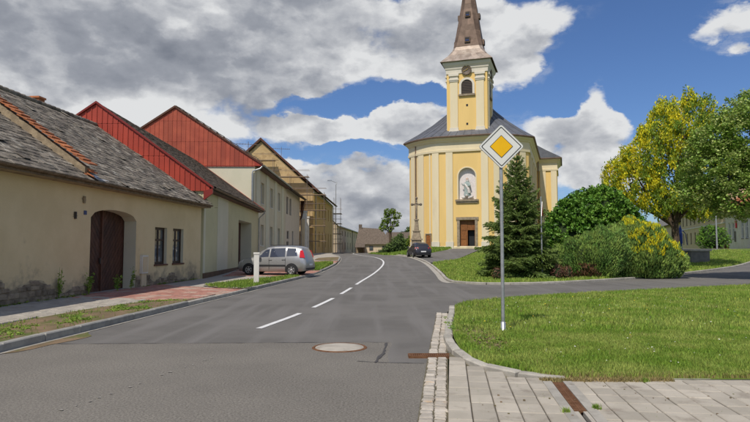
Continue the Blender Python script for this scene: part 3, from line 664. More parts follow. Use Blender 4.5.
MB().box(0, .05, q(19.0)-.6, q(19.0)-.5, 3.02, 3.24).build('wall_bracket', 'stucco_patch', H1)
MB().box(0, .06, q(19.0)-1.04, q(19.0)-.98, 2.5, 2.72).build('wall_bracket', 'iron_dark', H1)
tag(MB().box(0, .02, q(18.9)-.42, q(18.9)-.27, 2.66, 2.79).build('number_plate', 'sign_blue', H1), 'small dark blue house number plate')
cab = MB().box(.0, .10, q(22.35), q(22.85), .62, 1.32).build('meter_cabinet', 'stucco_white', H1)
MB().box(.10, .112, q(22.40), q(22.80), .68, 1.26).build('cabinet_door', 'stucco_cream', cab)
MB().box(.0, .06, q(22.42), q(22.82), .0, .62).build('cabinet_base', 'stucco_cream', H1)
# roof
XE, ZE, XR, ZR, XB = .42, 3.72, -5.2, 7.62, -10.9
slope = math.atan2(ZR-ZE, XE-XR); SLN = math.hypot(ZR-ZE, XE-XR)
roof(H1, q(2.8), q(28.66)+.15, XE, ZE, XR, ZR, XB, .14, 'under_roof')
YC = q(18.35)
rm = random.Random(3); sl_me = block(.30, .34, .018, .006)
ms = []; nrow = int(SLN/.215); Rs = Matrix.Rotation(slope, 4, 'Y')
for r_ in range(nrow):
    d = (r_+.6)*.215; yy = q(3)+(r_ % 2)*.14
    while yy < q(28.66)+.08:
        if not (YC-.22 < yy < YC+.22):
            tw = rm.uniform(-.06, .06); lift = rm.uniform(0, .018)+(.05 if rm.random() < .015 else 0)
            p = Vector((XE-math.cos(slope)*(d-.06), yy, ZE+math.sin(slope)*(d-.06)+.035+lift))
            ms.append(Matrix.Translation(p) @ Matrix.Rotation(slope-.055, 4, 'Y') @ Matrix.Rotation(PI/2+tw, 4, 'Z') @ Matrix.Diagonal((rm.uniform(.88, .98), rm.uniform(.9, 1.05), 1, 1)))
        yy += .285
pieces(H1, 'slate', sl_me, ms, 'slates', 300, 'slate')
rt = MB()
for i in range(int((q(28.8)-q(3))/.33)):
    y = q(3)+i*.33; rt.tube([(XR, y, ZR+.03), (XR, y+.35, ZR+.045)], [.10, .12], 8)
rt.build('ridge_tiles', 'slate', H1)
mb = MB()
for i in range(24):  # verge slates on the far gable
    d = SLN*i/24; mb.box(-.16, .16, -.10, .10, 0, .03, Matrix.Translation((XE-math.cos(slope)*(d+.15), q(28.66)+.17, ZE+math.sin(slope)*(d+.15)+.06+.01*(i % 2))) @ Matrix.Rotation(slope-.1, 4, 'Y'))
mb.build('verge_slates', 'slate', H1)
# parapet wall between the two halves of the roof with orange coping tiles
mb = MB(); mb.prism([(XE-.25, YC-.16, ZE+.1), (XE-.25, YC-.16, ZE+.42), (XR, YC-.16, ZR+.36), (XR, YC-.16, ZR)], (0, .30, 0)); mb.build('parapet', 'stucco_patch', H1)
ct = MB().prism([(-.19, -.23, 0), (.19, -.23, 0), (.19, .23, 0), (-.19, .23, 0)], (0, 0, .035)).mesh('tile'); ct.materials.append(MATS['tile_orange'])
for i in range(27):
    d = .3+i*.255; o = link('coping_tile', ct, None, H1); th = slope-.16
    o.location = (XE-math.cos(slope)*d, YC+rm.uniform(-.015, .015), ZE+math.sin(slope)*d+.40+rm.uniform(0, .012)); o.rotation_euler = (rm.uniform(-.04, .04), th, 0)
for k_ in range(6):
    o = link('coping_tile', ct, None, H1); o.location = (XE-.1-.14*(k_ % 3), YC-.1+.05*k_, ZE+.14+.045*k_); o.rotation_euler = (rm.uniform(-.2, .2), slope*rm.uniform(.3, 1), rm.uniform(-.5, .5)); o.scale = (.6, .5, 1)
MB().prism([(XE-.05, YC+.2, ZE+.07), (XE-.05, YC+1.0, ZE+.07), (XE-.5, YC+.55, ZE+.37), (XE-.6, YC+.2, ZE+.44)], (0, 0, .012)).build('lead_flashing', 'sheet_white', H1)
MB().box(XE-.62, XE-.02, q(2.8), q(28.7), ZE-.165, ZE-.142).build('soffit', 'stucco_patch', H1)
MB().box(XE-.02, XE+.01, q(2.8), q(28.8), ZE-.16, ZE-.0).build('fascia', 'gutter_brown', H1)
gutter_pipe(H1, XE+.005, q(2.8), q(28.75), ZE-.02)
hk = MB()
for i in range(34): y = q(3)+i*.8; hk.box(XE+.0, XE+.155, y, y+.02, ZE-.10, ZE-.088)
hk.build('gutter_brackets', 'gutter_brown', H1)
ch = MB().box(-6.2, -5.8, q(24.6), q(25.0), 7.0, 8.12).build('chimney', 'tile_orange', H1)
MB().box(-6.24, -5.76, q(24.55), q(25.05), 8.121, 8.2).build('chimney_cap', 'tile_orange', ch)
# ============================================================= HOUSE 2: low cream house with a red sheet gable
H2 = empty('house', (-8.49, 28.82, .0), math.atan(.05), 'low cream green house with a red sheet-metal gable and deep gateway behind the silver van', 'house')
L2 = 18.1
def yr(px, a, b, y0):  # street distance of an image column on the facade line  X = a + b*Y, as local y
    r = (px-375)/583; Y = a/(r-b); return (Y-y0)*math.sqrt(1+b*b)
G2 = (yr(238.5, -7.05, -.05, 28.82), yr(251.5, -7.05, -.05, 28.82), 0, 3.45, .8, 0)
house_shell(H2, 0, L2, 10.9, -.1, 4.65, 8.5, [G2], 'stucco_green', 'stucco_pale')
MB().box(0, .03, yr(217, -7.05, -.05, 28.82), yr(227.5, -7.05, -.05, 28.82), .36, 4.6).build('pilaster', 'stucco_pale', H2)
MB().box(0, .03, 0, .35, .36, 4.6).build('pilaster', 'stucco_pale', H2)
MB().box(0, .045, 0, G2[0]-.02, -.1, .355).build('plinth', 'plinth_brown', H2); MB().box(0, .045, G2[1]+.02, L2, -.1, .355).build('plinth', 'plinth_brown', H2)
MB().box(-.85, -.8, G2[0], G2[1], 0, 3.44).build('gate_frame', 'brown_trim', H2)
dk = empty('gate', (0, 0, 0), 0, None, None); dk.parent = H2
for i in range(22):
    w_ = (G2[1]-G2[0]-.5)/22; MB().box(-.8, -.765, G2[0]+.1+i*w_, G2[0]+.1+(i+.92)*w_, .05, 3.2).build('plank', 'gate_wood', dk)
X2, Z2, XR2, ZR2, XB2 = .42, 4.62, -5.3, 8.75, -11.1
s2 = math.atan2(ZR2-Z2, X2-XR2); SL2 = math.hypot(ZR2-Z2, X2-XR2)
roof(H2, -.02, L2-.05, X2, Z2, XR2, ZR2, XB2, .16, 'under_roof')
mb = MB(); me2 = MB().box(-.2, .2, -.12, .12, 0, .03).mesh('t'); rr = random.Random(2)
bv = [v.co.copy() for v in me2.vertices]; bf = [tuple(p.vertices) for p in me2.polygons]
for i in range(int(SL2/.3)):
    for j in range(int(L2/.25)):
        d = .12+i*.3; m = Matrix.Translation((X2-math.cos(s2)*d, .08+j*.25, Z2+math.sin(s2)*d+.05+rr.uniform(0, .02))) @ Matrix.Rotation(s2-.07, 4, 'Y')
        mb.add([m @ v for v in bv], bf)
tag(mb.build('roof_tiles', 'tile_brown', H2, fix=False), kind='stuff')
MB().box(X2-.5, X2-.02, -.02, L2, Z2-.185, Z2-.162).build('soffit', 'brown_trim', H2)
gutter_pipe(H2, X2+.005, -.02, L2, Z2-.03, 'gutter_brown', .08)
def clad(root, y, x0, x1, zb, prof, w, mat, seam_z, name='cladding_panel', gap=.02):
    """vertical ribbed sheets filling the gable under prof(x), split at the seams"""
    x = x0
    while x < x1-.02:
        xa, xb = x+gap*.3, min(x+w, x1)-gap*.3
        Zs = [zb]+seam_z+[99]
        for za, zc in zip(Zs, Zs[1:]):
            ta, tb = min(zc-.012, prof(xa)), min(zc-.012, prof(xb))
            if ta <= za+.03 and tb <= za+.03: continue
            ta, tb = max(ta, za+.01), max(tb, za+.01)
            P = [(xa, y, za), (xb, y, za), (xb, y, tb), (xa, y, ta)]
            if min(za, 50) < max(prof(xa), prof(xb)) and prof((xa+xb)/2) > max(prof(xa), prof(xb))+.05: P.insert(3, ((xa+xb)/2, y, min(zc-.012, prof((xa+xb)/2))))
            mb = MB().prism(P, (0, .02, 0))
            mb.prism([(xa-.012, y-.03, za), (xa+.028, y-.03, za), (xa+.028, y-.03, max(za+.02, ta-.03)), (xa-.012, y-.03, max(za+.02, ta-.03))], (0, .035, 0))
            mb.build(name, mat, root)
        x += w
pf = lambda x: ZR2+.02-abs(x-XR2)*(ZR2-Z2)/(X2-XR2)-.04
clad(H2, -.10, -10.9, .30, 4.42, pf, .255, 'red_metal', [6.15, 7.75])
for s, xe in ((1, X2+.06), (-1, XB2)):
    a, b = Vector((XR2, -.19, ZR2+.10)), Vector((xe, -.19, Z2+.02)); MB().prism([a, b, b-Vector((0, 0, .11)), a-Vector((0, 0, .11))], (0, .26, 0)).build('verge_trim', 'red_trim', H2)
MB().prism([(.02, -.16, 4.42), (X2+.04, -.16, 4.55), (X2+.04, -.16, 4.3), (.02, -.16, 3.95)], (0, .14, 0)).build('eave_box', 'red_trim', H2)
a, b = Vector((XR2, L2-.05, ZR2+.12)), Vector((X2+.05, L2-.05, Z2+.10)); MB().prism([a, b, b-Vector((0, 0, .13)), a-Vector((0, 0, .13))], (0, .12, 0)).build('flashing', 'red_metal', H2)
mb = MB().tube([(X2+.1, L2-.25, Z2-.1), (X2+.1, L2-.25, Z2-.25), (.10, L2-.25, Z2-.65), (.10, L2-.25, .1)], .055, 10); mb.build('downpipe', 'zinc', H2)
# ============================================================= HOUSE 3: tall greenish house, red gable
H3 = empty('house', (-9.74, 46.95, .3), math.atan(.0137), 'tall greenish two-storey house with a red gable and a pale rear section', 'house')
L3 = 18.0; E3 = 8.35
W3 = []
for c in (3.6, 8.4, 13.2):
    W3 += [(c-.75, c+.75, 5.1, 6.95, .26, 0), (c-.75, c+.75, 1.5, 3.3, .26, 0)]
house_shell(H3, 0, L3, 13, -.4, E3-.05, 12.6, W3, 'stucco_greenish', 'stucco_greenish')
for w_ in W3: window(H3, w_[0], w_[1], w_[2], w_[3], -.2, 1, 0, 'window_white', 'stucco_white', fw=.07)
for c in (1.4, 6.0, 10.8, 15.6): MB().box(0, .05, c-.75, c+.75, -.3, E3-.3).build('pilaster', 'stucco_pale', H3)
X3, Z3, XR3, ZR3, XB3 = .55, 8.12, -6.5, 12.72, -13.6
roof(H3, -.03, L3, X3, Z3, XR3, ZR3, XB3, .2, 'tile_brown')
pf3 = lambda x: ZR3-abs(x-XR3)*(ZR3-Z3)/(X3-XR3)-.02
clad(H3, -.10, -13.2, .0, 7.95, pf3, .36, 'red_metal_faded', [9.9, 11.6])
MB().prism([(-13, -.05, -.3), (0.0, -.05, -.3), (0.0, -.05, 7.93), (-13, -.05, 7.93)], (0, .045, 0)).build('gable_render', 'stucco_pale', H3)
MB().prism([(.0, -.12, 7.93), (X3+.05, -.12, 7.93), (X3+.05, -.12, 8.12), (.0, -.12, 8.5)], (0, .11, 0)).build('eave_box', 'red_metal', H3)
MB().box(-13, .02, -.14, -.105, 7.86, 7.945).build('drip_trim', 'red_trim', H3)
for xe in (X3+.12, XB3):
    a, b = Vector((XR3, -.22, ZR3+.14)), Vector((xe, -.22, Z3+.02)); MB().prism([a, b, b-Vector((0, 0, .17)), a-Vector((0, 0, .17))], (0, .22, 0)).build('verge_trim', 'brown_trim', H3)
vt = MB().box(-.2, .2, -.16, .16, 0, .05).mesh('v'); vt.materials.append(MATS['tile_brown'])
for i in range(25): d = .2+i*.33; o = link('verge_tile', vt, None, H3); s3_ = math.atan2(ZR3-Z3, X3-XR3); o.location = (X3-math.cos(s3_)*d, -.1, Z3+math.sin(s3_)*d+.14+.02*(i % 2)); o.rotation_euler = (0, s3_-.06, 0)
MB().box(.02, X3-.02, -.03, L3, Z3-.24, Z3-.2).build('soffit', 'brown_trim', H3)
gutter_pipe(H3, X3+.005, -.05, L3, Z3-.05, 'zinc', .09)
MB().tube([(X3+.1, -.02, Z3-.16), (X3-.1, -.14, Z3-.42), (-.12, -.2, Z3-.62), (-.16, -.2, Z3-.9), (-.16, -.2, 5.0)], .065, 10).build('downpipe', 'zinc', H3)
# rear section of house 3
H3b = empty('house', (-9.74-.0137*18, 46.95+18.02, .45), math.atan(.0137), 'narrow pale two-storey house with a brown overhanging verge between the greenish and scaffolded houses', 'house')
W3b = [(.7, 2.2, 5.0, 7.0, .2, 0), (3.4, 4.9, 5.0, 7.0, .2, 0), (1.2, 3.0, 2.2, 3.1, .2, 0), (5.8, 7.0, .2, 3.2, .25, 0), (1.0, 2.9, -.3, 1.9, .25, 0)]
house_shell(H3b, 0, 13.6, 12, -.4, 7.95, 11.6, W3b, 'stucco_grey')
for w_ in W3b: window(H3b, w_[0], w_[1], w_[2], w_[3], -.15, 1, 0, 'window_brown', None, fw=.09)
roof(H3b, 0, 14.1, .75, 7.75, -6, 11.8, -12.6, .22, 'tile_brown')
MB().prism([(.1, 13.65, 5.6), (.75, 14.0, 7.55), (.1, 14.0, 7.55)], (0, .1, 0)).build('verge_bracket', 'brown_trim', H3b)
MB().prism([(.72, 13.3, 7.6), (.72, 14.15, 7.6), (.3, 14.15, 5.3), (.05, 14.15, 4.9), (.05, 13.9, 4.9)], (-.06, 0, 0)).build('verge_board', 'brown_trim', H3b)
gutter_pipe(H3b, .76, 0, 14.1, 7.7, 'gutter_brown', .09)
# white garden wall with gate piers
GW = empty('garden_wall', (-9.55, 79.2, .55), math.atan(.02), 'white rendered yard wall with tall gate piers before the yellow house', 'wall')
MB().prism([(0, 0, -.5), (0, 4.6, -.5), (0, 4.6, 4.1), (0, 0, 5.0)], (-.4, 0, 0)).build('wall', 'stucco_cream', GW)
MB().box(-.6, .25, 3.2, 4.0, -.5, 5.3).build('pier', 'stucco_white', GW); MB().box(-.7, .33, 3.1, 4.1, 5.301, 5.5).build('pier_cap', 'stucco_white', GW)
MB().box(-.6, .2, .3, 1.1, -.5, 5.9).build('pier', 'stucco_white', GW); MB().box(-.7, .28, .2, 1.2, 5.901, 6.1).build('pier_cap', 'stucco_white', GW)
MB().prism([(.06, 1.15, 4.86), (.06, 3.15, 4.48), (.06, 3.15, 4.62), (.06, 1.15, 5.0)], (-.5, 0, 0)).build('coping', 'tile_orange', GW)
MB().box(.003, .05, 1.5, 2.6, -.3, 2.0).build('door', 'window_brown', GW)
# ============================================================= HOUSE 4: yellow house with raw gable and scaffolding
H4 = empty('house', (-8.95, 84.3, .55), -math.atan(.019), 'long yellow house with a bare ochre gable wrapped in scaffolding', 'house')
L4 = 30.5
W4 = []
for i in range(6):
    c = 3+i*4.8; W4 += [(c-.6, c+.6, 5.9, 8.0, .2, 0), (c-.6, c+.6, 1.2 if i % 2 else 0, 3.6, .2, 0)]
house_shell(H4, 0, L4, 15.4, -.5, 9.5, 16.6, W4, 'stucco_yellow')
for w_ in W4: window(H4, w_[0], w_[1], w_[2], w_[3], -.12, 1, 0, 'window_brown', None, fw=.1)
MB().prism([(-15.4, -.04, -.5), (0, -.04, -.5), (0, -.04, 9.45), (-7.7, -.04, 16.6), (-15.4, -.04, 9.45)], (0, .035, 0)).build('gable_render', 'stucco_raw', H4)
MB().box(0, .12, 0, L4, 9.0, 9.35).build('cornice', 'stucco_white', H4); MB().box(0, .06, .0, .8, -.4, 8.99).build('corner_strip', 'church_yellow', H4)
roof(H4, -.35, L4+.3, .75, 9.3, -7.7, 17.0, -16.1, .25, 'tile_brown')
for xe in (.82, -16.2):
    a, b = Vector((-7.7, -.42, 17.12)), Vector((xe, -.42, 9.35)); MB().prism([a, b, b-Vector((0, 0, .34)), a-Vector((0, 0, .34))], (0, .10, 0)).build('verge_trim', 'brown_trim', H4)
gutter_pipe(H4, .76, -.3, L4+.3, 9.3, 'gutter_brown', .1)
MB().tube([(.12, 2.2, 9), (.12, 2.2, .1)], .06, 8).build('downpipe', 'zinc', H4)
MB().tube([(.12, L4-.3, 9), (.12, L4-.3, .1)], .06, 8).build('downpipe', 'zinc', H4)
def scaffold(x0, x1, y0, y1, z0, levels, nx, ny, label, top=1.2, loc=(0, 0, 0), rz=0, tops=None):
    r = empty('scaffold', loc, rz, label, 'scaffold')
    X = [lerp(x0, x1, i/(nx-1)) for i in range(nx)]; Y = [lerp(y0, y1, i/(ny-1)) for i in range(ny)]
    for i, x in enumerate(X):
        for y in Y: MB().tube([(x, y, z0), (x, y, (tops[i] if tops else levels[-1])+top)], .028, 6).build('upright', 'scaffold', r)
    for z in levels:
        xs_ = [x for i, x in enumerate(X) if not tops or tops[i] >= z-.01]
        if len(xs_) < 2: continue
        for y in Y:
            MB().tube([(xs_[0]-.3, y, z), (xs_[-1]+.3, y, z)], .03, 6).build('ledger', 'scaffold', r)
            MB().tube([(xs_[0]-.3, y, z+1.0), (xs_[-1]+.3, y, z+1.0)], .022, 6).build('guard_rail', 'scaffold', r)
        for k in range(3): wy = (Y[-1]-Y[0])/3; MB().box(xs_[0]-.2, xs_[-1]+.2, Y[0]+k*wy+.02, Y[0]+(k+1)*wy-.02, z+.04, z+.09).build('plank', 'plank', r)
        if y1-y0 > 2: pass
    return r
scaffold(-13, 1.7, -1.45, -.55, -.5, [2, 4.2, 6.4, 8.6, 11.2, 13.6], 7, 2, 'steel scaffold with plank decks across the ochre gable', .4, H4.location, H4.rotation_euler[2], tops=[8.6, 11.2, 13.6, 13.6, 11.2, 11.2, 8.6])
scaffold(-.0, 1.3, 0, 2.4, -.4, [2, 4, 6, 8], 2, 2, 'narrow scaffold tower at the far corner of the yellow house', 3.2, (-8.2, 115.6, .4), 0)
for (x, y, z, lab) in ((-14.1, 87.0, 14.2, 'television aerial above the ridge of the ochre gable'), (-13.6, 62, 10.4, 'television aerial on the roof left of the ochre gable')):
    an = empty('aerial', (x, y, z), .3, lab, 'aerial')
    MB().tube([(0, 0, -3.2), (0, 0, 2.6)], .03, 6).build('mast', 'scaffold', an)
    mb = MB().tube([(-1.3, 0, 2.3), (1.3, 0, 2.3)], .025, 5)
    for i in range(9): mb.tube([(-1.2+i*.3, -.4, 2.3), (-1.2+i*.3, .4, 2.3)], .014, 4)
    mb.build('antenna', 'scaffold', an)
SLP = empty('street_lamp', (-7.55, 112, g(-7.5, 112)), 0, 'thin grey street lamp at the end of the yellow house', 'street lamp')
MB().tube([(0, 0, 0), (0, 0, 13.2), (.25, 0, 13.7), (-1.2+1.2, 0, 13.7)], [.09, .06, .05, .05], 8).build('pole', 'steel_pole', SLP)
MB().tube([(0, 0, 13.6), (-.9, -.3, 14.0)], .04, 6).build('arm', 'steel_pole', SLP); MB().box(-1.6, -.8, -.45, -.15, 13.9, 14.08).build('lamp_head', 'zinc', SLP)
# ============================================================= HOUSE 5 and 6 in the distance
H5 = empty('house', (-8.4, 128, .35), -math.atan(.048), 'long plain beige building with a pale sheet-metal roof at the bend', 'house')
W5 = []
for i in range(8):
    c = 5+i*7; W5 += [(c-.8, c+.8, 4.1, 5.4, .2, 0), (c-.8, c+.8, .8 if i != 6 else 0, 2.7, .2, 0)]
house_shell(H5, 0, 66, 9, -.6, 6.3, 10.6, W5, 'stucco_beige', ridge=4.5)
for w_ in W5: window(H5, w_[0], w_[1], w_[2], w_[3], -.1, 1, 0, 'window_brown', None, fw=.15)
roof(H5, -.3, 66.3, .6, 6.2, -4.5, 10.9, -9.6, .2, 'sheet_white')
MB().tube([(.15, 38, 6.1), (.15, 38, 0)], .1, 8).build('downpipe', 'concrete_dark', H5)
H6 = empty('house', (.7, 140, .1), 0, 'low beige cottage with a steep brown hipped roof and open shed', 'house')
MB().prism([(-3.2, 0, -.3), (3.0, 0, -.3), (3.0, 0, 2.6), (-3.2, 0, 2.6)], (0, 8, 0)).build('wall', 'stucco_beige', H6)
mb = MB(); V = [(-5.4, -.5, 2.4), (3.6, -.5, 2.4), (3.6, 8.5, 2.4), (-5.4, 8.5, 2.4), (-4.6, 4, 6.6), (.9, 4, 6.2)]; mb.add(V, [(0, 1, 5, 4), (1, 2, 5), (2, 3, 4, 5), (3, 0, 4), (0, 3, 2, 1)]); mb.build('roof', 'tile_brown', H6)
MB().box(-4.7, -3.9, 3.6, 4.5, 5.8, 7.3).build('chimney', 'tile_brown', H6)
for x in (-1.6, 1.5):
    f = MB().box(x-.45, x+.45, -.06, .0, .9, 2.0).build('window', 'window_brown', H6); MB().box(x-.38, x+.38, -.075, -.061, .97, 1.93).build('pane', 'glass', f)
MB().box(-5.2, -3.3, 1, 7.8, -.3, 2.4).build('shed_wall', 'stucco_patch', H6); MB().prism([(-3.1, -.6, 2.45), (-3.1, -3, 1.6), (-5.4, -3, 1.6), (-5.4, -.6, 2.45)], (0, 0, .12)).build('shed_roof', 'tile_brown', H6)
for x in (-5.2, -3.3): MB().box(x-.08, x+.08, -2.9, -2.7, -.3, 1.62).build('shed_post', 'window_brown', H6)
H7 = empty('house', (7.5, 170, .1), 0, 'distant cottage with a red tiled roof left of the church', 'house')
MB().box(-5, 5, 0, 7, -.3, 3).build('wall', 'stucco_cream', H7)
mb = MB(); mb.add([(-5.5, -.5, 2.8), (5.5, -.5, 2.8), (5.5, 7.5, 2.8), (-5.5, 7.5, 2.8), (-4, 3.5, 6.2), (4, 3.5, 6.2)], [(0, 1, 5, 4), (1, 2, 5), (2, 3, 4, 5), (3, 0, 4), (0, 3, 2, 1)]); mb.build('roof', 'tile_brown', H7)
# ============================================================= THE CHURCH
def xf(mb, m): mb.v = [tuple(m @ Vector(v)) for v in mb.v]; return mb
CH = empty('church', (12.55, 78.7, 1.42), math.radians(-18), 'yellow and cream baroque church with a copper spire and slate-grey roof', 'church')
BUL = 3.3; HW = 8.1; EA = 14.7; RF = -1
def tb(u):
    a = abs(u); return BUL if a < 3.2 else BUL*(1-((a-3.2)/(HW-3.2))**1.7)
def fpt(u, off=0):
    e = .05; y0, y1 = -tb(max(-HW, u-e)), -tb(min(HW, u+e)); d = Vector((min(HW, u+e)-max(-HW, u-e), y1-y0)).normalized(); n = Vector((d.y, -d.x))
    return Vector((u, -tb(u)))+n*off
us = lambda a, b, st=.25: [a+(b-a)*i/max(1, int(math.ceil((b-a)/st))) for i in range(max(1, int(math.ceil((b-a)/st)))+1)]
def cslab(name, mat, u0, u1, z0, z1, off, off0=-.02):
    mb = MB(); U = us(u0, u1); V = []
    for u in U:
        a, b = fpt(u, off0), fpt(u, off); V += [(a.x, a.y, z0), (b.x, b.y, z0), (b.x, b.y, z1), (a.x, a.y, z1)]
    F = []
    for i in range(len(U)-1):
        for j in range(4): F.append((4*i+j, 4*i+(j+1) % 4, 4*i+4+(j+1) % 4, 4*i+4+j))
    n = 4*(len(U)-1); F += [(0, 1, 2, 3), (n+3, n+2, n+1, n)]
    return mb.add(V, F).build(name, mat, CH)
NC = .45
MF = Matrix.Translation((0, -BUL, 0)) @ Matrix.Rotation(-PI/2, 4, 'Z')
fr = MB(); rv = []
facade(fr, rv, -3.2, 3.2, -1.5, EA, [(NC-1.15, NC+1.15, 6.5, 9.5, .5, 1.15), (NC-1.0, NC+1.0, -.02, 3.8, .45, 0)])
xf(fr, MF).build('wall', 'church_yellow', CH, fix=False); [xf(r_, MF).build('reveal', 'church_cream', CH, fix=False) for r_ in rv]
for a, b in ((-HW, -3.2), (3.2, HW)): cslab('wall', 'church_yellow', a, b, -1.5, EA, 0, -.4)
PER = [(fpt(u).x, fpt(u).y) for u in us(-HW, HW, .35)]+[(HW, 20), (11.4, 20), (11.4, 28), (HW, 28), (6, 36), (-6, 36), (-HW, 28), (-11.4, 28), (-11.4, 20), (-HW, 20)]
SIDE = PER[PER.index((HW, 20))-1:]+[PER[0]]
mb = MB()
for a, b in zip(SIDE, SIDE[1:]): mb.quad((a[0], a[1], -1.5), (b[0], b[1], -1.5), (b[0], b[1], EA), (a[0], a[1], EA))
mb.build('wall', 'church_yellow', CH, fix=False)
for a, b in ((1.85, 2.75), (3.55, 4.45), (5.45, 6.35), (7.0, 7.65)):
    for s in (-1, 1):
        u0, u1 = (a, b) if s > 0 else (-b, -a); cc = NC if a < 2 else (.3 if a < 4 else 0)
        cslab('pilaster', 'church_cream', u0+cc, u1+cc if s*b < 7.5 else u1, 1.0, 12.9, .14); cslab('pilaster_base', 'church_white', u0-.06+cc, u1+.06+cc if u1 < 7.6 else u1+.06, -1.4, 1.0, .22)
for a, b in ((4.42, 4.62), (6.5, 6.62)):
    for s in (-1, 1): u0, u1 = (a, b) if s > 0 else (-b, -a); cslab('pilaster_strip', 'church_cream', u0, u1, .4, 12.9, .07)
mb = MB().sweep(PER, [(.0, -1.4), (.12, -1.4), (.12, .35), (.04, .42)], True); mb.build('plinth', 'church_cream', CH, fix=False)
mb = MB().sweep(PER, [(.0, 12.75), (.18, 12.76), (.20, 13.05), (.10, 13.08), (.10, 14.05), (.22, 14.1), (.30, 14.25), (.55, 14.45), (.62, 14.62), (.62, 14.72), (.0, 14.72)], True); mb.build('entablature', 'church_cream', CH, fix=False)
mb = MB().sweep(PER, [(.63, 14.60), (.80, 14.62), (.84, 14.74), (.78, 14.80), (.5, 14.80)], True); mb.build('gutter', 'copper_spire', CH, fix=False)
for s, (x, y) in ((1, (8.22, 2.2)), (1, (8.22, 7)), (1, (8.22, 12)), (1, (8.22, 17.6))): MB().box(x-.2, x+.10, y-.55, y+.55, -1.2, 12.9).build('pilaster', 'church_cream', CH)
for x in (9.2, 10.9): MB().box(x-.45, x+.45, 19.86, 20.1, -1.2, 12.9).build('pilaster', 'church_cream', CH)
for yw in (4.6, 9.5, 14.8):
    f = MB(); f.box(8.1, 8.17, yw-.8, yw+.8, 6.2, 10.6); w_ = f.build('window', 'window_brown', CH); MB().box(8.171, 8.18, yw-.7, yw+.7, 6.3, 10.5).build('pane', 'glass', w_)
for pt in (fpt(-6.75, .16), fpt(6.8, .16)): MB().tube([(pt.x, pt.y, 14.6), (pt.x, pt.y, 0)], .075, 8).build('downpipe', 'copper_spire', CH)
MB().tube([(8.5, 19.7, 14.6), (8.5, 19.7, 0)], .075, 8).build('downpipe', 'copper_spire', CH)
# roof: hipped, running back from the round front
rp = MB(); EV = []
n_ = len(PER)
import itertools
P2 = [Vector((x, y)) for x, y in PER]; OUT = []
for i in range(n_):
    d1 = (P2[i]-P2[i-1]).normalized(); d2 = (P2[(i+1) % n_]-P2[i]).normalized(); nn = Vector((d1.y, -d1.x))+Vector((d2.y, -d2.x)); nn = nn.normalized()/max(.5, nn.normalized().dot(Vector((d1.y, -d1.x)))); OUT.append(P2[i]+nn*.74)
RZ = 23.6
def rpt(p): return (0, min(26, max(6.5, p.y)) if p.y < 26 else 28, RZ)
def curve_pt(p, t):   # slightly belled slope
    r_ = rpt(p); e = .75*math.sin(PI*t)*(1 if t < 1 else 0); return (lerp(p.x, r_[0], t), lerp(p.y, r_[1], t), lerp(14.82, RZ, t)-e)
V = [curve_pt(p, t/5) for p in OUT for t in range(6)]
F = [(i*6+j, ((i+1) % n_)*6+j, ((i+1) % n_)*6+j+1, i*6+j+1) for i in range(n_) for j in range(5)]
rp.add(V, F).build('roof', 'church_roof', CH, fix=False)
mb = MB().tube([(0, 6.5, RZ+.02), (0, 28, RZ+.02)], .12, 6); mb.build('ridge', 'church_roof', CH)
mb = MB()
for i in range(0, n_, 3):
    mb.tube([Vector(curve_pt(OUT[i], t/5))+Vector((0, 0, .03)) for t in range(6)], .035, 4)
mb.build('roof_seam', 'church_roof', CH)
MB().lathe([(1.5, 21), (1.2, 22.8), (.7, 23.6), (.62, 25.6), (.95, 25.7), (.5, 26.6), (.18, 27.2), (.1, 29.0), (0, 29.3)], 8, (1.0, 5.6, 0), smooth=False).build('ridge_turret', 'church_roof', CH)
# niche, statue, doors
MB().box(NC-1.3, NC+1.3, -BUL+.46, -BUL+.5, 6.3, 10.8).build('niche_back', 'niche_plaster', CH)
mb = MB(); cc = [(NC+1.27*math.cos(a), 9.5+1.27*math.sin(a)) for a in np.linspace(0, PI, 17)]; ci = [(NC+1.12*math.cos(a), 9.5+1.12*math.sin(a)) for a in np.linspace(0, PI, 17)]
OUTL = [(NC+1.27, 6.5)]+cc+[(NC-1.27, 6.5)]; INL = [(NC+1.12, 6.5)]+ci+[(NC-1.12, 6.5)]
y_ = -BUL-.05; V = []
for a, b in zip(OUTL, INL): V += [(a[0], y_, a[1]), (b[0], y_, b[1]), (b[0], y_+.06, b[1]), (a[0], y_+.06, a[1])]
mb.add(V, [(4*i+j, 4*i+(j+1) % 4, 4*i+4+(j+1) % 4, 4*i+4+j) for i in range(len(OUTL)-1) for j in range(4)]); mb.build('niche_frame', 'church_cream', CH)
MB().box(NC-1.5, NC+1.5, -BUL-.28, -BUL+.02, 6.22, 6.47).box(NC-1.35, NC+1.35, -BUL-.16, -BUL+.02, 6.0, 6.22).build('niche_sill', 'sandstone', CH)
for s in (-1, 1): MB().box(NC+s*1.16-.17, NC+s*1.16+.17, -BUL-.10, -BUL+.3, -.3, 3.82).build('door_frame', 'sandstone', CH)
MB().box(NC-1.45, NC+1.45, -BUL-.14, -BUL+.3, 3.823, 4.18).build('door_lintel', 'sandstone', CH)
dl = MB().box(NC-.99, NC-.02, -BUL+.32, -BUL+.4, -.02, 3.8).build('door', 'door_wood', CH)
for z0, z1 in ((.2, 1.2), (1.35, 2.3), (2.45, 3.55)): MB().box(NC-.86, NC-.16, -BUL+.29, -BUL+.319, z0, z1).build('door_panel', 'door_wood', dl)
MB().box(NC-.0, NC+.99, -BUL+.9, -BUL+.95, 0, 3).build('doorway_shade', 'plastic_black', CH)  # black panel: the shade inside the doorway put into its colour
MB().box(NC-.0, NC+.99, -BUL+.34, -BUL+.42, 2.5, 3.79).build('transom', 'door_wood', CH)
MB().box(NC+.92, NC+.99, -BUL+.1, -BUL+.85, 0, 2.5).build('open_door_leaf', 'door_wood', CH)
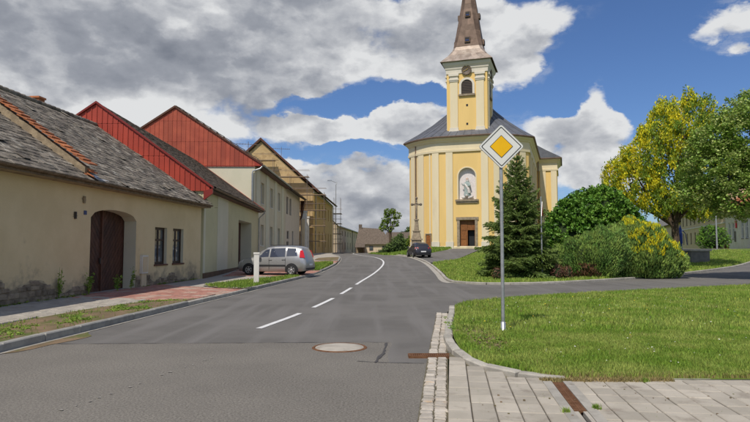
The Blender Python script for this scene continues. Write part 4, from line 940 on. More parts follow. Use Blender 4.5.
for k_ in range(2): MB().box(NC-1.9+.3*k_, NC+1.9-.3*k_, -BUL-.9+.3*k_, -BUL-.14, -.4, -.16+.14*k_).build('step', 'sandstone', CH)
p = fpt(-4.75, .0)
sd = cslab('side_door', 'door_wood', -5.1, -4.42, -.1, 1.85, .10); cslab('door_frame', 'sandstone', -5.22, -5.1, -.2, 1.97, .13); cslab('door_frame', 'sandstone', -4.42, -4.32, -.2, 1.97, .13); cslab('door_lintel', 'sandstone', -5.22, -4.32, 1.973, 2.1, .14)
st = empty('statue', CH.location, CH.rotation_euler[2], 'painted statue of a robed woman standing on a cloud in the facade niche', 'statue')
sx, sy, sz = NC, -BUL+.12, 6.5
cl = MB(); rr = random.Random(4)
for i in range(13):
    a = rr.uniform(-.75, .75); cl.lathe([(0.02, -.2), (.14, -.14), (.2, 0), (.14, .14), (.02, .2)], 8, (sx+a, sy+rr.uniform(-.1, .1), sz+.2+rr.uniform(-.05, .35)*(1-abs(a))))
cl.build('cloud', 'statue_white', st)
body = MB()
body.v = []
def ring_body(rows, n=14):
    mb = MB(); vs = []
    for (z, rx, ry, ox, oy) in rows:
        for k in range(n):
            a = 2*PI*k/n; fold = 1+.07*math.sin(5*a+z*3); vs.append((sx+ox+rx*fold*math.cos(a), sy+oy+ry*fold*math.sin(a), sz+z))
    return mb.add(vs, [(i*n+k, i*n+(k+1) % n, (i+1)*n+(k+1) % n, (i+1)*n+k) for i in range(len(rows)-1) for k in range(n)], True)
ring_body([(.45, .50, .22, 0, 0), (.6, .46, .24, .02, 0), (1.0, .38, .22, .0, 0), (1.4, .33, .2, -.03, 0), (1.7, .36, .2, -.02, 0), (2.0, .34, .19, 0, 0), (2.25, .27, .16, .0, 0), (2.38, .12, .1, 0, 0), (2.45, .09, .09, 0, 0)]).build('robe', 'statue_robe', st)
MB().lathe([(.01, 2.38), (.09, 2.42), (.14, 2.52), (.155, 2.64), (.13, 2.76), (.06, 2.84), (.01, 2.85)], 12, (sx, sy, sz)).build('head', 'statue_skin', st)
MB().lathe([(.20, 2.36), (.19, 2.6), (.17, 2.76), (.09, 2.88), (.01, 2.9)], 12, (sx, sy+.05, sz)).build('veil', 'statue_white', st)
MB().tube([(sx-.26, sy, sz+2.15), (sx-.50, sy-.15, sz+1.8), (sx-.66, sy-.22, sz+2.05)], [.11, .09, .06], 8).build('arm', 'statue_robe', st)
MB().tube([(sx+.26, sy, sz+2.15), (sx+.42, sy-.2, sz+1.75), (sx+.12, sy-.3, sz+1.72)], [.11, .09, .06], 8).build('arm', 'statue_robe', st)
MB().tube([(sx-.3, sy-.08, sz+2.0), (sx+.15, sy-.22, sz+1.4), (sx+.3, sy-.16, sz+.8)], [.14, .17, .2], 8).build('mantle', 'statue_white', st)
# tower
TC = NC; TY0 = -2.55; TW = 2.68; TH0 = 14.5; TH1 = 24.9
MB().box(TC-TW, TC+TW, TY0, TY0+2*TW, TH0-1, TH1).build('tower_wall', 'church_yellow', CH)
tp = [(TC-TW, TY0), (TC+TW, TY0), (TC+TW, TY0+2*TW), (TC-TW, TY0+2*TW)]
MB().sweep(tp, [(0, 23.35), (.10, 23.4), (.12, 23.9), (.2, 24.0), (.24, 24.25), (.42, 24.5), (.5, 24.75), (.5, 24.92), (0, 24.92)], True).build('tower_cornice', 'church_white', CH, fix=False)
MB().sweep(tp, [(0, TH0-.5), (.14, TH0-.5), (.14, TH0+.9), (.0, TH0+1.0)], True).build('tower_base', 'church_yellow', CH, fix=False)
def four(fn):   # the same piece on the four tower faces
    for k in range(4):
        m = Matrix.Translation((TC, TY0+TW, 0)) @ Matrix.Rotation(k*PI/2, 4, 'Z'); fn(m)
def tface(m):
    for s in (-1, 1):
        x0 = s*(TW-.95)
        xf(MB().box(x0-.52, x0+.52, -TW-.12, -TW+.05, 16.1, 22.3), m).build('pilaster', 'church_cream', CH)
        xf(MB().box(x0-.66, x0+.66, -TW-.24, -TW+.05, 15.0, 15.75).box(x0-.58, x0+.58, -TW-.17, -TW+.05, 15.75, 16.1), m).build('pilaster_base', 'church_white', CH)
        xf(MB().box(x0-.58, x0+.58, -TW-.19, -TW+.05, 22.3, 22.48).box(x0-.66, x0+.66, -TW-.26, -TW+.05, 22.481, 22.7).box(x0-.55, x0+.55, -TW-.14, -TW+.05, 22.701, 23.05).box(x0-.68, x0+.68, -TW-.28, -TW+.05, 23.051, 23.35), m).build('capital', 'church_white', CH)
    z0, zs, hw = 20.55, 21.75, .72
    cc = [(hw*math.cos(a), zs+hw*math.sin(a)) for a in np.linspace(0, PI, 13)]
    lv = xf(MB().prism([(x, -TW-.015, z) for x, z in [(hw, z0)]+cc+[(-hw, z0)]], (0, .1, 0)), m).build('belfry_opening', 'plastic_black', CH)
    sl_ = MB()
    for i in range(9):
        z = z0+.08+i*.22; hh = hw*.96 if z < zs else math.sqrt(max(.01, (hw*.95)**2-(z-zs)**2)); sl_.box(-hh, hh, -TW-.06, -TW-.018, z, z+.11)
    xf(sl_, m).build('louvers', 'louver', lv)
    o_, i_ = [(1.02*math.cos(a), zs+1.02*math.sin(a)) for a in np.linspace(0, PI, 13)], [(.74*math.cos(a), zs+.74*math.sin(a)) for a in np.linspace(0, PI, 13)]
    O = [(1.02, z0)]+o_+[(-1.02, z0)]; I = [(.74, z0)]+i_+[(-.74, z0)]; V = []
    for a, b in zip(O, I): V += [(a[0], -TW-.12, a[1]), (b[0], -TW-.12, b[1]), (b[0], -TW+.02, b[1]), (a[0], -TW+.02, a[1])]
    xf(MB().add(V, [(4*i+j, 4*i+(j+1) % 4, 4*i+4+(j+1) % 4, 4*i+4+j) for i in range(len(O)-1) for j in range(4)]), m).build('arch_surround', 'church_white', CH)
    xf(MB().box(-1.1, 1.1, -TW-.22, -TW+.02, z0-.25, z0-.003), m).build('window_sill', 'sandstone', CH)
    for z in (16.4, 18.9): xf(MB().box(-.13, .13, -TW-.012, -TW+.05, z, z+.3), m).build('slit_window', 'plastic_black', CH)
    ck = xf(MB().lathe([(0, .0), (.56, .0), (.58, .04), (.66, .05), (.66, -.1)], 28, m=Matrix.Translation((0, -TW-.24, 23.72)) @ Matrix.Rotation(PI/2, 4, 'X')), m).build('clock', 'clock_face', CH)
    hs = MB()
    for k in range(12): a = k*PI/6; hs.box(-.018, .018, .44, .53, -.0, .03, Matrix.Translation((0, -TW-.27, 23.72)) @ Matrix.Rotation(PI/2, 4, 'X') @ Matrix.Rotation(a, 4, 'Z'))
    for a, l in ((-.8, .30), (1.9, .46)): hs.box(-.022, .022, -.05, l, .0, .04, Matrix.Translation((0, -TW-.275, 23.72)) @ Matrix.Rotation(PI/2, 4, 'X') @ Matrix.Rotation(a, 4, 'Z'))
    xf(hs, m).build('clock_hands', 'gold', ck)
four(tface)
# skirt roof and spire (panels of sheet copper)
def pyr(name, rows, mat, nst, parent=CH):   # rows (half width, z), eight-sided above, square below
    mb = MB(); 
    for (a, za, ka), (b, zb, kb) in zip(rows, rows[1:]):
        for f in range(8):
            def corner(h, kk, i):  # i-th of 8 corners: square (k=0) to octagon (k=1)
                ang = PI/8+i*PI/4; oc = Vector((math.cos(ang), math.sin(ang)))*h/math.cos(PI/8)
                sq = Vector((math.copysign(1, math.cos(ang)), math.copysign(1, math.sin(ang))))*h; return sq.lerp(oc, kk)
            p0, p1 = corner(a, ka, f), corner(a, ka, f+1); q0, q1 = corner(b, kb, f), corner(b, kb, f+1)
            if (p1-p0).length < .01 and (q1-q0).length < .01: continue
            n1 = max(1, int((p1-p0).length/.75)); 
            for i in range(n1):
                P = [p0.lerp(p1, i/n1), p0.lerp(p1, (i+1)/n1), q0.lerp(q1, (i+1)/n1), q0.lerp(q1, i/n1)]
                V = [(P[0].x+TC, P[0].y+TY0+TW, za), (P[1].x+TC, P[1].y+TY0+TW, za), (P[2].x+TC, P[2].y+TY0+TW, zb), (P[3].x+TC, P[3].y+TY0+TW, zb)]
                c = sum((Vector(v) for v in V), Vector())/4; nr = (Vector(V[1])-Vector(V[0])).cross(Vector(V[3])-Vector(V[0]))
                if nr.length < 1e-6: continue
                nr.normalize(); o_ = nr*random.Random(int(za*97)+f*13+i).uniform(.0, .018)
                mb.add([Vector(v)+o_ for v in V]+[Vector(v)-nr*.05 for v in V], [(0, 1, 2, 3), (4, 5, 1, 0), (5, 6, 2, 1), (6, 7, 3, 2), (7, 4, 0, 3)])
    return mb.build(name, mat, parent, fix=False)
ZT = 24.93
pyr('skirt_roof', [(3.45, ZT, 0), (3.05, ZT+.45, .0), (2.55, ZT+1.1, .15), (2.12, ZT+1.85, .3), (1.95, ZT+2.35, .35)], 'copper_new', 4)
rows = [(1.93, ZT+2.4, .35)]
for i in range(1, 17): f = i/16; rows.append((lerp(1.93, .10, f), ZT+2.4+f*12.4, lerp(.35, 1, min(1, f*2))))
pyr('spire', rows, 'copper_spire', 12)
for (zz, w_) in ((27.9+ZT-24.9, .28), (31.6+ZT-24.9, .26)):
    f = (zz-(ZT+2.4))/12.4; hh = lerp(1.93, .10, f)
    def spw(m):
        xf(MB().box(-w_-.1, w_+.1, -hh-.22, -hh+.3, zz-.1, zz+.62), m).build('dormer', 'copper_spire', CH)
        d_ = xf(MB().box(-w_, w_, -hh-.25, -hh-.215, zz, zz+.5), m).build('dormer_window', 'plastic_black', CH)
        xf(MB().box(-w_*.8, w_*.8, -hh-.262, -hh-.251, zz+.05, zz+.2), m).build('pane', 'sign_blue', d_)
    four(spw)
MB().lathe([(.10, ZT+14.8), (.12, ZT+15), (.32, ZT+15.3), (.32, ZT+15.5), (.1, ZT+15.8), (.04, ZT+15.9), (.04, ZT+17.2)], 12, (TC, TY0+TW, 0)).box(TC-.5, TC+.5, TY0+TW-.04, TY0+TW+.04, ZT+16.6, ZT+16.7).build('spire_cross', 'gold', CH)
# ============================================================= wayside cross
cx_, cy_ = 4.45, 62.5; WC = empty('stone_cross', (cx_, cy_, g(cx_, cy_)), math.radians(-8), 'tall dark stone crucifix on a stepped pedestal beside the church', 'monument')
MB().box(-.95, .95, -.95, .95, -.2, .35).box(-.75, .75, -.75, .75, .351, .6).build('step', 'sandstone_dark', WC)
MB().prism([(-.5, -.5, .6), (.5, -.5, .6), (.5, .5, .6), (-.5, .5, .6)], (0, 0, 1.0)).box(-.6, .6, -.6, .6, 1.601, 1.75).build('pedestal', 'sandstone', WC)
mb = MB(); mb.add([(-.48, -.48, 1.75), (.48, -.48, 1.75), (.48, .48, 1.75), (-.48, .48, 1.75), (-.32, -.32, 2.5), (.32, -.32, 2.5), (.32, .32, 2.5), (-.32, .32, 2.5)], [(0, 1, 5, 4), (1, 2, 6, 5), (2, 3, 7, 6), (3, 0, 4, 7), (4, 5, 6, 7)]); mb.box(-.4, .4, -.4, .4, 2.501, 2.62); mb.build('pedestal_top', 'sandstone', WC)
mb = MB(); mb.add([(-.25, -.25, 2.62), (.25, -.25, 2.62), (.25, .25, 2.62), (-.25, .25, 2.62), (-.17, -.17, 3.7), (.17, -.17, 3.7), (.17, .17, 3.7), (-.17, .17, 3.7)], [(0, 1, 5, 4), (1, 2, 6, 5), (2, 3, 7, 6), (3, 0, 4, 7), (4, 5, 6, 7)]); mb.box(-.24, .24, -.24, .24, 3.701, 3.85); mb.build('column', 'sandstone', WC)
mb = MB().box(-.085, .085, -.07, .07, 3.85, 6.05).box(-.44, .44, -.068, .068, 5.33, 5.52)
for c in ((-.47, 5.425), (.47, 5.425), (0, 6.1)): mb.lathe([(.01, -.09), (.13, -.09), (.15, 0), (.13, .09), (.01, .09)], 10, m=Matrix.Translation((c[0], 0, c[1])) @ Matrix.Rotation(PI/2, 4, 'X'))
mb.build('cross', 'sandstone_dark', WC)
mb = MB().tube([(0, -.16, 4.2), (.03, -.19, 4.5), (-.02, -.18, 4.85), (0, -.15, 5.0), (0, -.15, 5.3), (0, -.16, 5.42)], [.05, .06, .08, .10, .12, .06], 8).tube([(0, -.14, 5.3), (-.2, -.13, 5.38), (-.38, -.12, 5.45)], [.055, .04, .03], 6).tube([(0, -.14, 5.3), (.2, -.13, 5.38), (.38, -.12, 5.45)], [.055, .04, .03], 6).lathe([(.01, -.09), (.07, -.05), (.08, .02), (.05, .09), (.01, .1)], 8, (0.02, -.19, 5.55)); mb.build('figure', 'sandstone', WC)
# ============================================================= buildings far right
def facing(x0, y0, dx, dy):   # frame whose local +y runs towards the viewer along the facade, +x out of it
    d = Vector((dx, dy)).normalized(); return math.atan2(-d.y, -d.x)-PI/2
RA = facing(0, 0, .353, 1)
def right_house(px_, py_, L, z0, ze, zr, dep, mat, ops, label, rmat, wmat='window_brown', band=None, nv=1):
    r = empty('house', (px_, py_, g(px_, py_)-.05), RA, label, 'house')
    house_shell(r, 0, L, dep, z0, ze, zr, ops, mat); roof(r, -.2, L+.2, .6, ze-.05, -dep/2, zr+.3, -dep-.6, .2, rmat)
    for o in ops: window(r, o[0], o[1], o[2], o[3], -.12, nv, 1, wmat, 'concrete_dark', fw=.1)
    if band: MB().box(0, .10, 0, L, band-.18, band).build('string_course', 'stucco_white', r)
    gutter_pipe(r, .6, -.2, L+.2, ze-.05, 'gutter_brown', .09); return r
d_ = Vector((.353, 1)).normalized()
eA = Vector((46.6, 77.5)); fA = eA+d_*36
opsA = []
for i in range(9): c = 2.2+i*3.9; opsA += [(c-.62, c+.62, 4.3, 6.1, .2, 0), (c-.6, c+.6, 1.0, 2.9, .2, 0)]
right_house(fA.x, fA.y, 35.9, -1, 7.4, 11.2, 11, 'stucco_cream', opsA, 'long two-storey beige house behind the round bush, with a string course', 'tile_grey', band=3.75)
fA2 = eA+d_*88; opsA2 = []
for i in range(10): c = 3+i*4.9; opsA2 += [(c-.6, c+.6, 1.0, 2.8, .2, 0)]
right_house(fA2.x, fA2.y, 51, -1, 5.4, 10.5, 11, 'stucco_beige', opsA2, 'distant lower beige house with a grey roof behind the yellow tree', 'tile_grey')
eB = eA-d_*17; opsB = []
for c in (14.9, 13.0, 8.5, 6.5, 2.5): opsB += [(c-.55, c+.55, 1.25, 3.35, .18, 0)]
hb = right_house(eA.x-d_.x*.1, eA.y-d_.y*.1, 17, -1, 5.2, 9.5, 11, 'stucco_white', [(17-o[0]-(o[1]-o[0]), 17-o[0], *o[2:]) for o in opsB], 'pale rendered house with white windows at the right edge', 'tile_orange', 'window_white')
MB().box(0, .10, 4.8, 5.35, .9, 2.2).build('meter_cabinet', 'concrete_dark', hb)
sg = MB().box(.02, .12, 5.5, 6.1, 2.6, 3.5).build('shop_sign', 'sign_red', hb)
# ============================================================= pump well, bench, bush pole
wl = empty('well', (25.0, 46.0, g(25, 46)+.05), .25, 'low grey concrete well box with a slab lid', 'well')
MB().box(-.85, .85, -.8, .8, -.2, .88).build('box', 'concrete_dark', wl); MB().box(-.95, .95, -.9, .9, .881, 1.02).build('lid', 'concrete', wl)
pm = empty('water_pump', (24.55, 46.9, g(25, 46)), .4, 'blue cast-iron hand pump standing behind the well box', 'water pump')
MB().lathe([(.2, 0), (.2, .1), (.12, .16), (.11, 1.5), (.16, 1.55), (.17, 2.3), (.12, 2.45), (.12, 2.7), (.05, 2.85), (.02, 3.0)], 12).build('column', 'pump_blue', pm)
MB().tube([(0, 0, 1.35), (-.35, -.1, 1.35), (-.55, -.15, 1.15)], [.07, .06, .06], 8).build('spout', 'pump_blue', pm)
MB().tube([(-.1, 0, 2.5), (.35, 0, 2.55), (.6, 0, 2.3), (.75, 0, 1.4)], [.04, .04, .03, .025], 6).build('handle', 'pump_blue', pm)
MB().lathe([(.05, 0), (.42, .0), (.45, .7), (.4, .7), (.38, .1)], 14, (-.65, 0, .6)).build('basin', 'pump_blue', pm)
bn = empty('bench', (41.9, 70.5, g(42, 70)), .5, 'small wooden bench by the round bush in front of the beige house', 'bench')
for x in (-1.0, 1.0): MB().box(x-.05, x+.05, -.2, .25, 0, .48).box(x-.05, x+.05, .2, .27, .48, 1.0).build('leg', 'brown_trim', bn)
for k_ in range(3): MB().box(-1.2, 1.2, -.2+.16*k_, -.06+.16*k_, .481, .53).build('slat', 'plank', bn)
for k_ in range(2): MB().box(-1.2, 1.2, .16, .197, .65+.2*k_, .79+.2*k_).build('slat', 'plank', bn)
lp = empty('lamp_post', (36.6, 62.5, g(36, 62)), 0, 'grey lamp post standing in front of the round bush', 'lamp post')
MB().tube([(0, 0, 0), (0, 0, 6.0)], [.09, .07], 8).build('pole', 'steel_pole', lp); MB().tube([(0, 0, 5.95), (-.7, -.2, 6.15)], .04, 6).box(-1.2, -.6, -.32, -.08, 6.1, 6.22).build('lamp_head', 'zinc', lp)
# ============================================================= road signs
gz = .10
SG = empty('road_sign', (2.32, 10.66, gz), .0, 'yellow and white diamond priority road sign on a grey steel pole in the grass corner', 'road sign')
MB().tube([(0, 0, -.05), (0, 0, 3.52)], .032, 16).build('pole', 'steel_pole', SG)
MB().lathe([(.075, 0), (.075, .03), (.045, .05), (.045, .16), (.032, .17)], 16).build('pole_base', 'zinc', SG)
plate = empty('sign_plate', (0, -.05, 3.36), 0, None, None); plate.parent = SG; plate.rotation_euler = (0, 0, math.radians(-2))
def rsq(h, r, n=5):   # rounded diamond outline, half diagonal h
    out = []
    for k in range(4):
        a0 = k*PI/2; c = Vector((math.cos(a0), math.sin(a0)))*(h-r*math.sqrt(2))
        for i in range(n+1): a = a0-PI/4+PI/2*i/n; out.append((c.x+r*math.cos(a), c.y+r*math.sin(a)))
    return out
def dia(h, r, y0, y1, nm, mat, hole=None):
    P = rsq(h, r); mb = MB()
    if not hole: mb.prism([(x, y0, z) for x, z in P], (0, y1-y0, 0))
    else:
        Q = rsq(*hole); V = []
        for a, b in zip(P, Q): V += [(a[0], y0, a[1]), (b[0], y0, b[1]), (b[0], y1, b[1]), (a[0], y1, a[1])]
        n = len(P); mb.add(V, [(4*i+j, 4*i+(j+1) % 4, 4*((i+1) % n)+(j+1) % 4, 4*((i+1) % n)+j) for i in range(n) for j in range(4)])
    return mb.build(nm, mat, plate)
dia(.418, .045, .0, .014, 'back_plate', 'sign_grey'); dia(.410, .042, -.004, -.0005, 'white_face', 'sign_white')
dia(.372, .024, -.0065, -.0045, 'black_border', 'sign_black', (.352, .018)); dia(.212, .008, -.0085, -.0045, 'black_edge', 'sign_black', (.200, .004)); dia(.1995, .004, -.008, -.0045, 'yellow_diamond', 'sign_yellow')
for z in (-.15, .15): MB().box(-.06, .06, .0145, .085, z-.02, z+.02).build('clamp', 'zinc', plate)
S2 = empty('road_sign', (8.25, 28.9, g(8.2, 28.9)+.1), .0, 'narrow pole with a warning triangle seen edge-on beside the spruce', 'road sign')
MB().tube([(0, 0, -.05), (0, 0, 4.05)], .035, 12).build('pole', 'steel_pole', S2)
tri = MB().prism([(.05, -.42, 3.05), (.05, .42, 3.05), (.05, 0, 3.8)], (.014, 0, 0)); xf(tri, Matrix.Rotation(math.radians(-22), 4, 'Z')).build('sign_plate', 'sign_grey', S2)
t2 = MB().prism([(.066, -.36, 3.09), (.066, .36, 3.09), (.066, 0, 3.73)], (.003, 0, 0)); xf(t2, Matrix.Rotation(math.radians(-22), 4, 'Z')).build('triangle_face', 'sign_red', S2)
# white concrete service post by the left kerb
PP = empty('service_post', (-4.93, 24.35, .1), math.radians(8), 'white concrete service post in the weedy verge before the silver van', 'post')
MB().box(-.105, .105, -.09, .09, -.05, 1.24).build('column', 'stucco_white', PP); MB().box(-.125, .125, -.105, .105, 1.241, 1.32).build('cap', 'stucco_white', PP)
# ============================================================= cars
def car(name, loc, rz, label, stn, paint, side_glass, rear, front, wheels, scale=1, r=.31, tail=None, glassmat='car_glass', W_=.85, cat='car'):
    """stn: x from nose to tail, (x, z_low, z_mid, z_belt, z_roof, w_low, w_mid, w_belt, w_roof)"""
    root = empty(name, loc, rz, label, cat); root.scale = (scale,)*3
    def at(x):
        for a, b in zip(stn, stn[1:]):
            if a[0] <= x <= b[0]: t = (x-a[0])/(b[0]-a[0]); return [lerp(p, q_, t) for p, q_ in zip(a, b)]
        return list(stn[0] if x < stn[0][0] else stn[-1])
    X = sorted({round(s[0], 3) for s in stn} | {round(stn[0][0]+(stn[-1][0]-stn[0][0])*i/46, 3) for i in range(47)})
    V = []; n = 0
    for x in X:
        _, zl, zm, zb, zr, wl_, wm, wb, wr = at(x)
        half = [(wl_*.9, zl), (wl_, zl+.05), (wm, zm), (wm*.995, (zm+zb)/2), (wb, zb), (lerp(wb, wr, .5), lerp(zb, zr, .52)), (wr, zr-.035), (wr*.86, zr+.005), (wr*.45, zr+.03)]
        ring = [(x, y, z) for y, z in half]+[(x, -y, z) for y, z in reversed(half)]; n = len(ring); V += ring
    F = [(i*n+k, i*n+k+1, (i+1)*n+k+1, (i+1)*n+k) for i in range(len(X)-1) for k in range(n-1)]+[(i*n+n-1, i*n, (i+1)*n, (i+1)*n+n-1) for i in range(len(X)-1)]
    F += [tuple(range(n)), tuple(range((len(X)-1)*n+n-1, (len(X)-1)*n-1, -1))]
    mb = MB().add(V, F, True); b_ = mb.build('body', paint, root)
    def P(x, t, s, o):   # point on the upper side between belt (t=0) and roof (t=1)
        _, zl, zm, zb, zr, wl_, wm, wb, wr = at(x); return (x, s*(lerp(wb, wr, t)+o), lerp(zb, zr-.035, t))
    for s in (-1, 1):
        for (x0, x1, t0, t1, x2, x3) in side_glass:   # bottom x0..x1, top x2..x3
            mb = MB(); nn = 6; V = []
            for i in range(nn+1):
                for (tt, xa, xb) in ((t0, x0, x1), ((t0+t1)/2, (x0+x2)/2, (x1+x3)/2), (t1, x2, x3)): V.append(P(lerp(xa, xb, i/nn), tt, s, .010))
            mb.add(V, [(3*i+j, 3*i+3+j, 3*i+4+j, 3*i+1+j) for i in range(nn) for j in range(2)]); mb.build('side_window', glassmat, root)
        for wx in wheels:
            mw = Matrix.Translation((wx, s*(W_-.09), r)) @ Matrix.Rotation(PI/2*s, 4, 'X')
            arch = MB(); A_ = [(wx+(r+.07)*math.cos(a), (r+.0)+(r+.07)*math.sin(a)) for a in np.linspace(-.35, PI+.35, 20)]
            arch.prism([(x, s*(W_-.14), z) for x, z in A_], (0, s*.148, 0)); arch.build('wheel_arch', 'plastic_black', root)
            w_ = xf(MB().lathe([(r*.66, -.12), (r*.92, -.12), (r, -.08), (r, .08), (r*.93, .115), (r*.68, .12), (r*.64, .09)], 28), Matrix.Translation((0, 0, 0))); 
            mw = Matrix.Translation((wx, s*(W_-.08), r)) @ Matrix.Rotation(-s*PI/2, 4, 'X')
            ty = xf(w_, mw).build('wheel', 'tyre', root)
            rim = MB().lathe([(r*.66, .10), (r*.60, .112), (r*.58, .05)], 28)
            xf(MB().lathe([(0, .04), (r*.6, .04)], 20), mw).build('brake', 'plastic_black', ty)
            for k in range(6): rim.box(-.032, .032, 0, r*.62, .075, .108, Matrix.Rotation(k*PI/3, 4, 'Z'))
            rim.lathe([(0, .12), (.05, .118), (.06, .07)], 12); xf(rim, mw).build('rim', 'rim_alloy', ty)
        xm = side_glass[0][0]+.18; zb = at(xm)[3]; wb = at(xm)[7]
        MB().lathe([(.01, -.10), (.08, -.07), (.10, 0), (.08, .07), (.01, .10)], 10, m=Matrix.Translation((xm, s*(wb+.13), zb+.07)) @ Matrix.Rotation(PI/2, 4, 'X')).build('wing_mirror', paint, root)
    return root, b_, at, P
VL = [(0, .34, .45, .55, .62, .5, .62, .58, .48), (.10, .24, .45, .66, .74, .68, .76, .70, .6), (.35, .20, .5, .80, .885, .78, .84, .78, .66), (.75, .2, .5, .90, .985, .80, .85, .80, .68), (1.08, .2, .52, .96, 1.06, .80, .85, .80, .67), (1.45, .2, .53, .98, 1.36, .80, .85, .81, .62), (1.85, .2, .54, .99, 1.575, .80, .85, .81, .62), (2.3, .2, .55, 1.0, 1.64, .80, .85, .81, .63), (3.0, .2, .55, 1.02, 1.66, .80, .85, .80, .62), (3.6, .2, .55, 1.04, 1.63, .80, .85, .79, .60), (3.92, .22, .55, 1.06, 1.56, .78, .84, .77, .57), (4.08, .25, .55, 1.0, 1.30, .76, .82, .75, .60), (4.2, .28, .5, .80, .92, .70, .79, .74, .65), (4.26, .34, .5, .62, .70, .6, .72, .68, .6)]
vz = g(-5.4, 32)+.12
va = math.radians(-13)
van, vb, vat, vP = car('parked_car', (-7.45, 32.9, vz), va, 'silver high-roofed small van parked nose-in on the red driveway', VL, 'car_silver', [(1.28, 1.98, .10, .86, 1.72, 2.02), (2.08, 2.98, .06, .88, 2.10, 2.98), (3.08, 3.72, .10, .86, 3.08, 3.60)], None, None, (.80, 3.40), .95, .31, glassmat='glass_van')
def back_panel(root, at, x0, x1, w, zz0, zz1, name, mat, th=.012, dx=.012):
    return MB().prism([(x0+dx, -w[0], zz0), (x0+dx, w[0], zz0), (x1+dx, w[1], zz1), (x1+dx, -w[1], zz1)], (th, 0, 0)).build(name, mat, root)
back_panel(van, vat, 4.10, 3.93, (.64, .52), 1.10, 1.52, 'rear_window', 'glass_van')
for s in (-1, 1):
    MB().prism([(3.86, s*.80, 1.02), (4.14, s*.74, 1.0), (4.00, s*.66, 1.42), (3.84, s*.69, 1.42)], (.03, s*.03, 0)).build('tail_light', 'tail_red', van)
    MB().prism([(.08, s*.62, .62), (.32, s*.79, .72), (.48, s*.80, .86), (.12, s*.60, .74)], (-.02, s*.015, .012)).build('headlight', 'lamp_clear', van)
    MB().box(1.0, 3.05, s*.853-.008, s*.853+.008, .50, .60).build('rub_strip', 'plastic_black', van)
    MB().box(2.0, 2.2, s*.856-.012, s*.856+.012, .86, .90).box(2.8, 3.0, s*.856-.012, s*.856+.012, .88, .92).build('door_handle', 'car_silver', van)
    for xd in (1.15, 2.03, 3.02): MB().box(xd, xd+.012, s*.8545-.004, s*.8545+.004, .3, .98).build('door_gap', 'plastic_black', van)
MB().tube([(2.0, .60, 1.71), (3.5, .58, 1.70)], .018, 6).tube([(2.0, -.60, 1.71), (3.5, -.58, 1.70)], .018, 6).build('roof_rail', 'plastic_black', van)
MB().box(4.265, 4.28, -.26, .26, .55, .66).build('number_plate', 'plate_white', van); MB().box(4.2, 4.275, -.7, .7, .32, .42).build('bumper_strip', 'plastic_black', van)
HB = [(0, .32, .42, .5, .56, .5, .62, .58, .45), (.10, .22, .42, .62, .68, .68, .78, .72, .6), (.5, .18, .46, .74, .82, .80, .88, .82, .68), (1.1, .18, .5, .88, .97, .82, .89, .83, .68), (1.6, .18, .5, .92, 1.25, .82, .89, .83, .62), (2.0, .18, .5, .93, 1.42, .82, .89, .83, .60), (2.6, .18, .5, .95, 1.47, .82, .89, .82, .60), (3.3, .18, .5, .98, 1.42, .82, .89, .80, .58), (3.75, .2, .52, 1.0, 1.30, .8, .88, .78, .55), (4.05, .25, .52, .95, 1.08, .78, .86, .77, .60), (4.2, .28, .5, .78, .88, .72, .82, .77, .68), (4.27, .34, .45, .6, .68, .62, .74, .7, .6)]
# tail towards the viewer
cpos = (4.15, 59.9); czz = g(4.4, 58)+.01
hb_, b2, hat, hP = car('parked_car', (cpos[0]-.15, cpos[1], czz), math.radians(-90+9), 'dark grey hatchback seen from behind at the kerb before the church', HB, 'car_graphite', [(1.4, 2.15, .10, .86, 1.85, 2.15), (2.25, 3.05, .08, .86, 2.25, 2.98), (3.12, 3.5, .12, .8, 3.1, 3.35)], None, None, (.82, 3.42), .96, .315, W_=.88)
back_panel(hb_, hat, 4.02, 3.72, (.66, .52), 1.04, 1.36, 'rear_window', 'car_glass', dx=.03)
for s in (-1, 1):
    MB().prism([(4.05, s*.82, .82), (4.2, s*.52, .84), (4.12, s*.50, .99), (3.98, s*.79, .99)], (.04, s*.01, 0)).build('tail_light', 'tail_red', hb_)
MB().box(4.272, 4.285, -.26, .26, .52, .63).build('number_plate', 'plate_white', hb_); MB().box(4.22, 4.282, -.7, .7, .24, .36).build('bumper', 'plastic_black', hb_)
# ============================================================= vegetation helpers
def rand_unit(n): v = RNG.normal(size=(n, 3)); return v/np.linalg.norm(v, axis=1, keepdims=True)
def leaf_mesh(name, pts, nrm, size, mat, parent, asp=1.0, fold=True, up=None):
    """many separate small leaves (two triangles folded on the midrib)"""
    n = len(pts); r = rand_unit(n); ax = np.cross(nrm, r) if up is None else up+rand_unit(n)*.35; ax /= np.linalg.norm(ax, axis=1, keepdims=True)+1e-9
    bx = np.cross(nrm, ax); bx /= np.linalg.norm(bx, axis=1, keepdims=True)+1e-9; nn = np.cross(ax, bx)
    s = (size*(.65+.7*RNG.random(n)))[:, None]; w = s*asp*.5
    p0 = pts-ax*s*.5; p2 = pts+ax*s*.5; pl = pts-bx*w+nn*w*.35; pr_ = pts+bx*w+nn*w*.35
    V = np.stack([p0, pl, p2, pr_], 1).reshape(-1, 3); i = np.arange(n)*4; F = np.concatenate([np.stack([i, i+2, i+1], 1), np.stack([i, i+3, i+2], 1)])
    # keep each leaf an island: faces share the midrib
    return link(name, npmesh(name, V, F), mat, parent)
